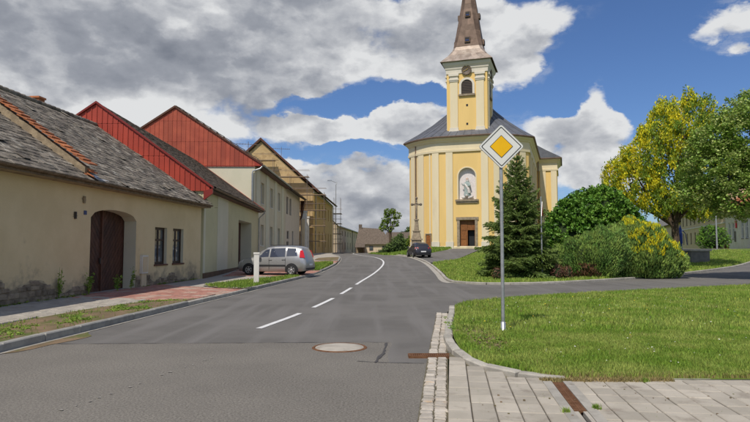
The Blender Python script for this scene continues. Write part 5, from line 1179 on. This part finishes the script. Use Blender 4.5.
def blob_points(blobs, dens, shell=.35):
    """points in the outer shell of every ellipsoid blob, none deep inside the union"""
    out = []; on = []
    for (c, r) in blobs:
        n = int(dens*(r[0]*r[1]+r[1]*r[2]+r[0]*r[2])); d = rand_unit(n); k = 1-shell*RNG.random(n)**1.5
        k *= 1+.12*np.sin(d[:, 0]*7+c[0]*3)*np.sin(d[:, 1]*6+c[1])*np.sin(d[:, 2]*8+c[2])
        out.append(np.array(c)+d*np.array(r)*k[:, None]); on.append(d)
    P = np.concatenate(out); N = np.concatenate(on); keep = np.ones(len(P), bool); i = 0
    for (c, r) in blobs:
        q_ = (P-np.array(c))/np.array(r); keep &= (np.linalg.norm(q_, axis=1) > .62)
    return P[keep], N[keep]
def cluster(P, N, k, rad, flat=.6):
    """clumps: keep points near random cluster centres so that the crown opens in gaps"""
    c = P[RNG.choice(len(P), k, replace=len(P) < k)]; n_per = len(P)//k+1; off_ = rand_unit(len(c)*n_per)*(RNG.random(len(c)*n_per)**.5)[:, None]*rad
    off_[:, 2] *= flat; Q = np.repeat(c, n_per, 0)+off_; idx = np.repeat(np.arange(k), n_per); return Q, idx
def limb(mb, a, b, r0, r1, bend=.12, n=5):
    a = Vector(a); b = Vector(b); L = (b-a).length; o = Vector((random.uniform(-1, 1), random.uniform(-1, 1), random.uniform(0, .6)))*L*bend
    P = [a.lerp(b, i/n)+o*math.sin(PI*i/n) for i in range(n+1)]; mb.tube(P, [lerp(r0, r1, i/n) for i in range(n+1)], 7, cap=False); return P
def tree(loc, blobs, trunk_h, tr, dens, size, mat, label, cat='tree', name='tree', group=None, clumps=600, crad=.5, extra=None, name2='flowers', fork=1.0, asp=.6, flat=.6, updir=None):
    root = empty(name, loc, 0, label, cat, group)
    tk = MB(); tk.tube([(0, 0, -.3), (0.02, 0, .2), (.05, .03, trunk_h*.5), (0, .05, trunk_h)], [tr*1.5, tr*1.1, tr, tr*.85], 10); tk.build('trunk', 'bark', root)
    for (c, r) in blobs:
        b = MB(); P = limb(b, (0, .05, trunk_h*fork*random.uniform(.85, 1.)), (c[0]*.9, c[1]*.9, c[2]), tr*.45, tr*.10)
        for _ in range(4):
            q0 = P[random.randint(2, 5)]; d = Vector(rand_unit(1)[0]); limb(b, q0, q0+Vector((d.x*r[0], d.y*r[1], abs(d.z)*r[2]*.8))*.75, tr*.12, tr*.03, n=3)
        b.build('limb', 'bark', root)
    P, N = blob_points(blobs, dens); Q, idx = cluster(P, N, clumps, crad, flat); nn = rand_unit(len(Q)); nn[:, 2] = np.abs(nn[:, 2])+.4; nn /= np.linalg.norm(nn, axis=1, keepdims=True)
    if extra:
        mat2, frac, fn = extra; cz = np.array([RNG.random() < frac*fn(Q[np.argmax(idx == i)]) for i in range(clumps)]) if False else None
        first = np.searchsorted(idx, np.arange(clumps)); pc = Q[first]; sel = RNG.random(clumps) < np.array([frac*fn(p) for p in pc]); m = sel[idx] & (RNG.random(len(Q)) < .8)
        U = None if updir is None else (rand_unit(len(Q))*.5+np.array([0, 0, 1.])+Q*np.array([1, 1, 0])*.12)
        leaf_mesh(name2, Q[m], nn[m], size*.9, mat2, root, asp, up=None if U is None else U[m]); leaf_mesh('crown', Q[~m], nn[~m], size, mat, root, asp, up=None if U is None else U[~m])
    else: leaf_mesh('crown', Q, nn, size, mat, root, asp)
    return root
# yellow-green tree behind the shrubs
YB = [((-2.8, 0, 5.8), (1.7, 1.7, 1.6)), ((-1.4, .3, 7.6), (1.9, 1.8, 1.7)), ((.4, -.2, 9.0), (1.7, 1.7, 1.7)), ((1.6, .5, 10.4), (1.5, 1.5, 1.5)), ((2.9, .2, 9.2), (1.5, 1.6, 1.6)), ((-.4, .4, 10.0), (1.2, 1.2, 1.2)), ((.3, 0, 6.2), (2.0, 1.8, 1.7)), ((2.4, .3, 6.6), (1.8, 1.8, 1.9)), ((-3.9, .2, 4.9), (.9, 1.0, .7)), ((-1.2, -.5, 4.6), (1.5, 1.3, .9)), ((1.6, -.3, 4.5), (1.5, 1.3, 1.0)), ((-4.1, 0, 6.4), (.8, .8, 1.0)), ((3.9, 0, 7.8), (1.1, 1.2, 1.6)), ((-.9, 0, 9.0), (1.2, 1.2, 1.3)), ((-2.4, 0, 7.2), (1.2, 1.2, 1.0)), ((1.2, 0, 11.6), (.45, .5, .9)), ((2.5, 0, 11.0), (.5, .5, .9)), ((-.6, 0, 11.0), (.45, .5, .8)), ((-3.3, 0, 7.4), (.5, .5, .9)), ((-4.5, 0, 5.6), (.5, .6, .9)), ((.2, 0, 11.3), (.4, .4, .7)), ((3.6, 0, 10.2), (.6, .6, .8)), ((-1.9, 0, 9.2), (.5, .5, .8))]
tree((20.6, 40, g(20.6, 40)), YB, 3.2, .26, 700, .16, 'leaf_green', 'tall tree with golden yellow foliage among the green', 'tree', clumps=1750, crad=.24, flat=2.0, updir=1, extra=('leaf_yellow', 1.0, lambda p: max(.04, min(.92, .50-.12*p[0]+.06*(p[2]-6.5)+.35*math.sin(p[0]*2.6+p[2])*math.sin(p[2]*2.2+1)))), name2='yellow_leaves')
# linden at the right edge
LB = [((-3.0, 0, 5.5), (1.8, 1.9, 1.6)), ((-1.6, 0, 7.4), (2.0, 2, 1.7)), ((.3, 0, 8.6), (2.2, 2, 1.6)), ((-2.2, -.4, 4.0), (1.7, 1.6, 1.1)), ((.2, -.4, 5.6), (2.4, 2.2, 2.0)), ((2.4, 0, 7.0), (2.2, 2.2, 2.0)), ((2.8, 0, 4.8), (2.0, 2, 1.5)), ((-3.9, .2, 4.3), (1.1, 1.2, .8)), ((0, -.5, 3.7), (1.8, 1.5, .9)), ((-3.4, 0, 6.9), (1.0, 1.1, .9))]
tree((20.6, 29.5, .1), LB, 2.6, .24, 900, .135, 'leaf_linden', 'dense green linden in pale blossom at the right edge', 'tree', clumps=2800, crad=.36, extra=('leaf_bract', .35, lambda p: 1), name2='blossom', asp=.75)
# pollarded tree left of the church
PB = [((-1.0, 0, 3.9), (.62, .6, .55)), ((-.55, 0, 4.9), (.6, .6, .62)), ((.75, 0, 4.4), (.55, .6, .5)), ((.95, 0, 5.5), (.62, .6, .6)), ((-.35, 0, 5.95), (.6, .6, .55)), ((.35, 0, 6.2), (.45, .5, .4)), ((.1, 0, 3.6), (.45, .5, .4))]
tree((2.2, 84.5, g(2.3, 84.5)-.1), PB, 3.2, .22, 520, .2, 'leaf_green', 'small knobbly pollarded tree standing against the clouds left of the church', 'tree', clumps=300, crad=.22)
def bush(loc, blobs, dens, size, mat, label, name='bush', asp=.6, tip=None, up=None, clumps=None, crad=.3, cat='bush', group=None, core=.72, bumps=0):
    big = list(blobs); rb = random.Random(len(label)); blobs = list(blobs)
    for i in range(bumps):
        c, r = rb.choice(big); a = rb.uniform(PI, 2*PI) if rb.random() < .75 else rb.uniform(0, PI); e_ = rb.uniform(.0, 1.3); d = (math.cos(a)*math.cos(e_), math.sin(a)*math.cos(e_), math.sin(e_)); s_ = rb.uniform(.2, .4)
        blobs.append(((c[0]+d[0]*r[0]*.9, c[1]+d[1]*r[1]*.9, c[2]+d[2]*r[2]*.9), (s_, s_, s_*rb.uniform(.9, 1.5))))
    root = empty(name, loc, 0, label, cat, group)
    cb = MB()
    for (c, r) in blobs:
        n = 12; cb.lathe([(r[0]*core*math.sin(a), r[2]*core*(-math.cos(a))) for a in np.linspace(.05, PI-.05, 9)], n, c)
    cb.build('shade_core', 'leaf_shade', root)  # dark hulls within the foliage, the bush's inner shade painted as colour
    P, N = blob_points(blobs, dens, .3); m = P[:, 2] > -.05; P, N = P[m], N[m]
    if clumps: Q, idx = cluster(P, N, clumps, crad, 1); Nn = N[RNG.integers(0, len(N), len(Q))]; 
    else: Q = P; Nn = N
    if up is not None:
        # sprays that point out and up from the shrub
        nn = rand_unit(len(Q)); c0 = np.mean([np.array(b[0]) for b in blobs], 0); out = Q-np.array([c0[0], c0[1], 0]); out /= np.linalg.norm(out, axis=1, keepdims=True); upv = out*up[0]+np.array([0, 0, 1])*up[1]
        sel = RNG.random(len(Q)) < (tip[1] if tip else 0)
        if tip and len(tip) > 2: sel &= np.array([tip[2](p) for p in Q])
        leaf_mesh('foliage', Q[~sel], nn[~sel], size, mat, root, asp, up=upv[~sel])
        if tip: leaf_mesh('pale_tips', Q[sel]+out[sel]*.05, nn[sel], size, tip[0], root, asp, up=upv[sel])
    else:
        nn = Nn*.8+rand_unit(len(Q))*.6; nn /= np.linalg.norm(nn, axis=1, keepdims=True); leaf_mesh('foliage', Q, nn, size, mat, root, asp)
    return root
# creeper-covered weeping bush behind
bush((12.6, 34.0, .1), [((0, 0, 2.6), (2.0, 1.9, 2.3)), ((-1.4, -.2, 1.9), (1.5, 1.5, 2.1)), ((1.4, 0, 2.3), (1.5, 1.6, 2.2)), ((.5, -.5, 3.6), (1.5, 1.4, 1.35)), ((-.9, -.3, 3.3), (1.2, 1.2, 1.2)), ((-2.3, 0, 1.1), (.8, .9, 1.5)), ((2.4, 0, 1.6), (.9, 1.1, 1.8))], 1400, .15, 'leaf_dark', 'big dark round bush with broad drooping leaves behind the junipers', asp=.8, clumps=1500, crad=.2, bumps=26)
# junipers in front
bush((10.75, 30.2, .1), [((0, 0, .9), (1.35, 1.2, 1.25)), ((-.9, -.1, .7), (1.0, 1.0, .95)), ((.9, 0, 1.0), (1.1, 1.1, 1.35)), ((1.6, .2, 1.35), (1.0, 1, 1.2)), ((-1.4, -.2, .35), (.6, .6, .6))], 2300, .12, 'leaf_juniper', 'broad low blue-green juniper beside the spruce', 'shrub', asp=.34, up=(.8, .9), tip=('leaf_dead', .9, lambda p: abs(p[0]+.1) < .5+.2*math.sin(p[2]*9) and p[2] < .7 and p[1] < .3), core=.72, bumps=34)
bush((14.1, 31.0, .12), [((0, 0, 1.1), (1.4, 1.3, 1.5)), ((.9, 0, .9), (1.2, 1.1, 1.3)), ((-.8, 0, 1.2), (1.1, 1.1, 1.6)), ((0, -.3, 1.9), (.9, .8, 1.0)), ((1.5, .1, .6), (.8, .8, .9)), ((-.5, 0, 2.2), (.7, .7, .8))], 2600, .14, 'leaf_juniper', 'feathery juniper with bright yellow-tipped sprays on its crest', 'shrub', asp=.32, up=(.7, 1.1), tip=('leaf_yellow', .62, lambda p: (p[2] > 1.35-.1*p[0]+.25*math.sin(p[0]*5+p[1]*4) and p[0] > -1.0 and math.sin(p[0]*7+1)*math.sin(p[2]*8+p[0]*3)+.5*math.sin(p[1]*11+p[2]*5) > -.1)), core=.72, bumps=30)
# spruce
def spruce(loc, H, R, label):
    root = empty('spruce_tree', loc, 0, label, 'tree'); tk = MB().tube([(0, 0, -.2), (0.03, 0, H*.5), (0, 0, H)], [.16, .09, .015], 8); tk.build('trunk', 'bark', root)
    br = MB(); P = []; D = []; Nn = []; T = []
    z = .25; lev = 0
    while z < H-.15:
        f = 1-z/H; Rl = R*(f**.80)*(1-.25*max(0, .12-z/H)/.12); nb = int(7+7*f)
        for b in range(nb):
            a = lev*2.4+b*2*PI/nb+random.uniform(-.4, .4); L = Rl*random.uniform(.6, 1.22); dv = Vector((math.cos(a), math.sin(a), 0)); side = Vector((-dv.y, dv.x, 0)); rise = lerp(-.05, .75, (z/H)**1.4)+random.uniform(-.13, .13)
            pt = lambda t: Vector((0, 0, z))+dv*L*t+Vector((0, 0, L*(rise*t-.42*t*t*(1-z/H)+.22*t**3)))
            br.tube([pt(0), pt(.5), pt(1)], [.03*f+.008, .018*f+.005, .004], 4, cap=False)
            nt_ = int(L/.06)+3
            for i in range(nt_):
                t = .12+.88*i/nt_; p = pt(t); w = L*.50*(1-t)**.6*min(1, t*3)+.06
                for s in (-1, 1):
                    d = (side*s*.8+dv*.75+Vector((0, 0, random.uniform(-.6, .15)))).normalized(); ln = w*random.uniform(.7, 1.15); m_ = max(1, int(ln/.09))
                    for k in range(m_):
                        P.append(p+d*(ln*(k+.5)/m_)); D.append(d); T.append((k == m_-1) or t > .9)
            P.append(pt(1.0)); D.append(dv); T.append(True)
        z += .15+.13*(z/H); lev += 1
    for k in range(30): P.append(Vector((0, 0, H-.02*k*1.6))); D.append(Vector((random.uniform(-.7, .7), random.uniform(-.7, .7), .8)).normalized()); T.append(True)
    br.build('branches', 'bark', root); P = np.array([tuple(p) for p in P]); D = np.array([tuple(d) for d in D]); T = np.array(T)
    # each twig is three crossing needle blades
    for m, nm, mat in ((~T, 'needles', 'leaf_spruce'), (T, 'young_needles', 'leaf_spruce_tip')):
        if not m.any(): continue
        if nm == 'young_needles':
            sel = RNG.random(m.sum()) < .45; idx = np.where(m)[0]; rest = idx[~sel]; use = idx[sel]
        else: use = np.concatenate([np.where(m)[0], np.where(T)[0]])
        pts = np.repeat(P[use], 4, 0)+rand_unit(len(use)*4)*.02; up_ = np.repeat(D[use], 4, 0)+rand_unit(len(use)*4)*.25; leaf_mesh(nm, pts, rand_unit(len(pts)), .13, mat, root, .2, up=up_)
    return root
spruce((7.3, 29.8, .1), 6.35, 2.15, 'dark green spruce behind the grass between the two sign poles')
# far bushes and smaller plants
bush((3.0, 78, g(3, 78)), [((0, 0, 1.0), (1.1, 1.1, 1.3)), ((-.9, 0, .6), (.8, .8, .8)), ((.4, 0, 1.7), (.7, .7, .9))], 260, .2, 'leaf_far', 'rounded green bush under the pollarded tree', clumps=300, crad=.25)
bush((5.1, 82, g(4, 80)-.2), [((0, 0, 1.1), (1.0, 1, 1.2)), ((-1.2, 0, .8), (1.1, .9, 1.0))], 260, .2, 'leaf_green', 'light green bush at the left corner of the church', clumps=260, crad=.25)
bush((2.2, 79, g(1.6, 79)), [((0, 0, .4), (1.5, .7, .6)), ((1.4, 0, .4), (1.2, .7, .6)), ((-1.2, .2, .3), (.8, .5, .4))], 300, .16, 'leaf_far', 'low hedge along the outer side of the bend', 'hedge', clumps=260, crad=.2, cat='hedge')
bush((37.4, 64.5, g(37, 64)), [((0, 0, 1.15), (1.75, 1.6, 1.45)), ((-.4, 0, 1.7), (1.1, 1, 1.0))], 420, .15, 'leaf_dark', 'round clipped dark bush before the beige house on the right', clumps=700, crad=.15)
bush((8.9, 28.6, .1), [((0, 0, .3), (.35, .3, .45)), ((.5, .1, .25), (.3, .3, .4))], 1500, .08, 'leaf_red', 'small dark red shrub at the foot of the edge-on sign', 'shrub', asp=.5)
bush((5.8, 27.8, .1), [((0, 0, .25), (.28, .28, .4))], 1300, .07, 'leaf_red', 'small reddish shrub left of the spruce', 'shrub', asp=.5)
bush((16.3, 33.6, .15), [((0, 0, .4), (1.0, .7, .55))], 700, .12, 'leaf_dark', 'low green shrub at the right foot of the yellow-tipped juniper', 'shrub', asp=.6)
for k_, (x, y, s, lab) in enumerate(((-30, 210, 1.2, 'distant tree beyond the roofs left of the road end'), (12, 195, 1.0, 'distant tree beyond the brown roofs'), (60, 150, 1.3, 'distant tree behind the church right side'), (84, 150, 1.4, 'distant tree far behind the golden tree'))):
    tree((x, y, g(x, y)), [((-2*s, 0, 4*s), (2*s, 2*s, 1.8*s)), ((1.8*s, 0, 4.4*s), (2*s, 2*s, 2*s)), ((0, 0, 5.8*s), (1.8*s, 1.8*s, 1.6*s))], 3*s, .3, 60, .6, 'leaf_far', lab, clumps=220, crad=.8)
wood = MB(); 
P = []; 
for i in range(2600):
    a = RNG.uniform(-.75, .75); d = RNG.uniform(235, 260); P.append((math.sin(a)*d, math.cos(a)*d, RNG.random()**.8*(5.2+1.6*math.sin(a*23)+1.2*math.sin(a*57))-1))
P = np.array(P); tag(leaf_mesh('far_wood', P, rand_unit(len(P)), 3.2, 'leaf_far', None, .8), 'distant line of woodland behind the village', 'woodland', kind='stuff')
# ============================================================= grass and weeds
def blades(name, pts, h, mat, label=None, w=.011, lean=.5):
    n = len(pts); a = RNG.random(n)*2*PI; d = np.stack([np.cos(a), np.sin(a), np.zeros(n)], 1); b = RNG.random(n)*2*PI; ln = np.stack([np.cos(b), np.sin(b), np.zeros(n)], 1)*(RNG.random(n)*lean)[:, None]
    hh = (h*(.5+.8*RNG.random(n)))[:, None]; up_ = np.array([0, 0, 1.]); wd = w*(.7+.6*RNG.random(n))[:, None]
    v0 = pts-d*wd*.5; v1 = pts+d*wd*.5; mid = pts+hh*.55*(up_+ln*.5); v2 = mid+d*wd*.4; v3 = mid-d*wd*.4; v4 = pts+hh*(up_*.9+ln)
    V = np.stack([v0, v1, v2, v3, v4], 1).reshape(-1, 3); i = np.arange(n)*5; F = np.concatenate([np.stack([i, i+1, i+2], 1), np.stack([i, i+2, i+3], 1), np.stack([i+3, i+2, i+4], 1)])
    o = link(name, npmesh(name, V, F), mat); tag(o, label, 'grass', kind='stuff'); return o
def scatter(n, xr, yr, poly, dz, dens=None):
    x = RNG.uniform(*xr, n); y = RNG.uniform(*yr, n); keep = np.array([inpoly(a, b, poly) for a, b in zip(x, y)])
    x, y = x[keep], y[keep]
    if dens is not None: k = RNG.random(len(x)) < dens(x, y); x, y = x[k], y[k]
    return np.stack([x, y, np.array([g(a, b) for a, b in zip(x, y)])+dz], 1)
def fbm(x, y): return .5+.25*np.sin(x*1.7+np.sin(y*2.3)*1.3)+.25*np.sin(y*2.9+np.sin(x*3.7+1)*1.1)
GP = [(p[0]+.02, p[1]) for p in B1[:11]]+[(B1[i][0], B1[i][1]-.08) for i in range(11, 15)]+[(22, 28), (22, 9), (12, 6.92), (8, 6.85), (3, 6.83)]
vis = lambda x, y: (np.abs(x)/y < .72)
soilp = lambda x, y: 1-.95*np.exp(-(((x-1.78)/.42)**2+((y-9.6)/1.7)**2)**2)
blades('grass', scatter(230000, (1.2, 8), (6.78, 10.5), GP, .10, lambda x, y: vis(x, y)*soilp(x, y)*(.55+.45*fbm(x, y))), .065, 'grass', 'lawn grass on the near corner around the priority sign', .009)
blades('grass', scatter(260000, (1.5, 17), (10.5, 25), GP, .10, lambda x, y: vis(x, y)*soilp(x, y)*(.5+.5*fbm(x, y))*np.clip(14/y, 0, 1)), .08, 'grass', 'lawn grass further back towards the side road', .013)
blades('grass', scatter(9000, (1.3, 6), (6.78, 7.02), GP, .10), .05, 'grass_dry', 'strip of dry straw-coloured grass along the slab edge', .008)
blades('grass', scatter(7000, (1.2, 16), (6.9, 22), GP, .10, lambda x, y: vis(x, y)*(fbm(x*.6+3, y*.5) > .55)), .10, 'grass_dry', 'scattered dry stalks in the near lawn', .007)
G2P = [(p[0], p[1]+.12) for p in ISL2]+[(60, 69), (30, 54.5), (22, 60), (14, 72), (10.2, 60.5), (7.2, 51.5), (4.6, 46.5), (4.3, 42), (4.1, 35)]
blades('grass', scatter(160000, (3.4, 34), (25.5, 60), G2P, .09, lambda x, y: vis(x, y)*np.clip(30/y, 0, 1)), .13, 'grass', 'lawn grass around the spruce and the shrubs', .035)
CHP = [(1.2, 73), (3.9, 61), (6, 64), (8.2, 68.4), (9.8, 74), (9, 77), (4, 81), (-1, 86)]
blades('grass', scatter(16000, (-2, 10), (60, 86), CHP, .0), .28, 'weed', 'rough grass bank in front of the church wall', .09)
def weeds(name, pts, s, label, mat='weed'):
    n = len(pts); k = 9; P = np.repeat(pts, k, 0); sp_ = rand_unit(n*k); sp_[:, 2] = np.abs(sp_[:, 2]); P = P+sp_*np.array([s, s, s*.55])*RNG.random((n*k, 1)); nn = rand_unit(n*k)*.6+np.array([0, 0, 1]); nn /= np.linalg.norm(nn, axis=1, keepdims=True)
    return tag(leaf_mesh(name, P, nn, s*.55, mat, None, .6), label, 'weeds', kind='stuff')
VP1 = [(p[0]-.18, p[1]) for p in K1]+[(-5.4, 17.1), (-6.4, 16.1), (-6.95, 14.1), (-7.2, 11.4), (-7.3, 5)]
VP2 = [(p[0]-.18, p[1]) for p in sub_path(LEFT, 21.8, 31)]+[(-4.5, 31), (-5.2, 29), (-5.9, 27), (-6.8, 23.3), (-5.6, 21.6)]
VP3 = [(p[0]-.18, p[1]) for p in sub_path(LEFT, 37, 44.5)]+[(-3.9, 44.5), (-5.2, 42), (-5.5, 38.5), (-3.9, 36.9)]
weeds('weeds', scatter(2600, (-7.4, -5), (8, 17.2), VP1, .13, lambda x, y: (fbm(x*2.2, y*1.1) > .68)), .085, 'leafy weeds on the bare soil behind the near left kerb')
blades('grass', scatter(6000, (-7.4, -5), (8, 17.2), VP1, .13, lambda x, y: .1+.7*(fbm(x*2, y) > .66)), .06, 'weed', 'thin grass on the soil behind the near left kerb', .012)
weeds('weeds', scatter(1500, (-7, -4), (21.5, 31), VP2, .12, lambda x, y: (fbm(x*2, y) > .42)), .12, 'leafy weeds around the white service post')
blades('grass', scatter(9000, (-7, -4), (21.5, 31), VP2, .12), .12, 'weed', 'grass around the white service post', .02)
blades('grass', scatter(12000, (-6, -3), (36.8, 45), VP3, .12), .25, 'weed', 'grass strip behind the silver van', .04)
wp = [(WX(y)+.12+.1*RNG.random(), y) for y in list(RNG.uniform(14, 18.6, 46))+list(RNG.uniform(22.3, 28, 22))]
weeds('weeds', np.array([(x, y, .12) for x, y in wp]), .12, 'weeds growing along the foot of the farmhouse wall', 'leaf_green')
weeds('weeds', np.array([(1.42+RNG.random()*1.1, 8.0+RNG.random()*4.6, .11) for _ in range(330)]), .075, 'broad-leaved weeds on the bare patch inside the near kerb', 'weed')
tall = [(WX(17.2)+.15, 17.2, .1), (WX(20.2)+.35, 20.2, .1), (WX(21.2)+.4, 21.0, .1), (WX(18.7)+.2, 18.7, .1)]
for i, (x, y, z) in enumerate(tall):
    r = empty('weed_plant', (x, y, z), 0, ['tall weed against the stone base left of the gate', 'tall thistle in front of the carriage gate', 'leggy weed at the right leaf of the carriage gate', 'weed clump at the left jamb of the carriage gate'][i], 'weed')
    sb = MB(); PP_ = []
    for k in range(5):
        a = random.uniform(0, 6.28); t = Vector((math.cos(a)*.12, math.sin(a)*.12, random.uniform(.45, .95))); sb.tube([(0, 0, 0), t*.5+Vector((0, 0, .05)), t], [.008, .006, .003], 5)
        PP_ += [tuple(t*random.uniform(.2, 1)+Vector((random.uniform(-.06, .06), random.uniform(-.06, .06), 0))) for _ in range(16)]
    sb.build('stem', 'weed', r); leaf_mesh('leaves', np.array(PP_), rand_unit(len(PP_)), .10, 'weed', r, .4)
weeds('clover', scatter(5200, (1.6, 14), (6.9, 19), GP, .12, lambda x, y: vis(x, y)*(fbm(x*1.6+2, y*1.3+1) > .68)), .05, 'patches of clover and plantain leaves through the near lawn')
fl = scatter(520, (1.6, 10), (7.4, 17), GP, .17, lambda x, y: vis(x, y)*(fbm(x*.9+1, y*.8) > .5)); k = rand_unit(len(fl))*.3+np.array([0, 0, 1])
tag(leaf_mesh('flowers', fl, k, .026, 'flower_white', None, 1.0), 'white clover heads dotted over the near lawn', 'flowers', kind='stuff')
fl = scatter(120, (1.6, 12), (9, 19), GP, .18, vis); tag(leaf_mesh('flowers', fl, rand_unit(len(fl))*.3+np.array([0, 0, 1]), .035, 'flower_yellow', None, 1.0), 'small yellow dandelion flowers in the lawn', 'flowers', kind='stuff')
for (x, y) in ((chan(5.5)-.14, 5.48), (chan(5.55)+.17, 5.60), (chan(6.7)+1.0, 6.72)):
    pts = np.array([(x+RNG.normal()*.02, y+RNG.normal()*.015, .085) for _ in range(90)]); blades('weeds', pts, .05, 'weed', ['tuft of grass left of the grate end', 'tuft of grass right of the grate end', 'tuft of grass at the slab edge'][0 if x < chan(5.5) else (1 if y < 6 else 2)], .006, .9)
lf = MB()
blades('grass', scatter(2600, (1.6, 3.4), (6.72, 6.84), [(1.9, 6.86), (1.9, 6.72), (3.4, 6.72), (3.4, 6.86)], .08), .045, 'grass_dry', 'dry grass spilling over the slab edge by the grate', .008, .9)
for i in range(40):   # small grit and dead leaves on the slabs
    x, y = RNG.uniform(.8, 4), RNG.uniform(4.6, 6.7); s = RNG.uniform(.004, .010); lf.box(x-s, x+s, y-s, y+s, .086, .086+s)
tag(lf.build('grit', 'soil'), 'bits of grit lying on the pale slabs', 'grit', kind='stuff')

# bare soil patch inside the near kerb, weeds in the slab joints
mb = MB(); n = 40; V = [(1.80+.36*math.cos(a)*(1+.2*math.sin(3*a)), 9.7+1.75*math.sin(a)*(1+.12*math.sin(5*a)), .106) for a in np.linspace(0, 2*PI, n, endpoint=False)]
V = [(max(x, 1.31+.08*max(0, y-9.5)), y, z) for x, y, z in V]; tag(mb.add(V, [tuple(range(n))]).build('soil_patch', 'soil'), kind='structure')
jp = []
for i in range(16):
    x0 = .75+i*.224
    for y in np.arange(4.5, 6.7, .013):
        if RNG.random() < .20 and math.sin(y*5+i*2.1)+math.sin(y*13+i) > .3: jp.append((x0+(y-5.4)*.13+RNG.normal()*.004, y, .078))
blades('weeds', np.array(jp), .014, 'weed', 'moss and tiny weeds in the joints of the pale slabs', .005, .9)
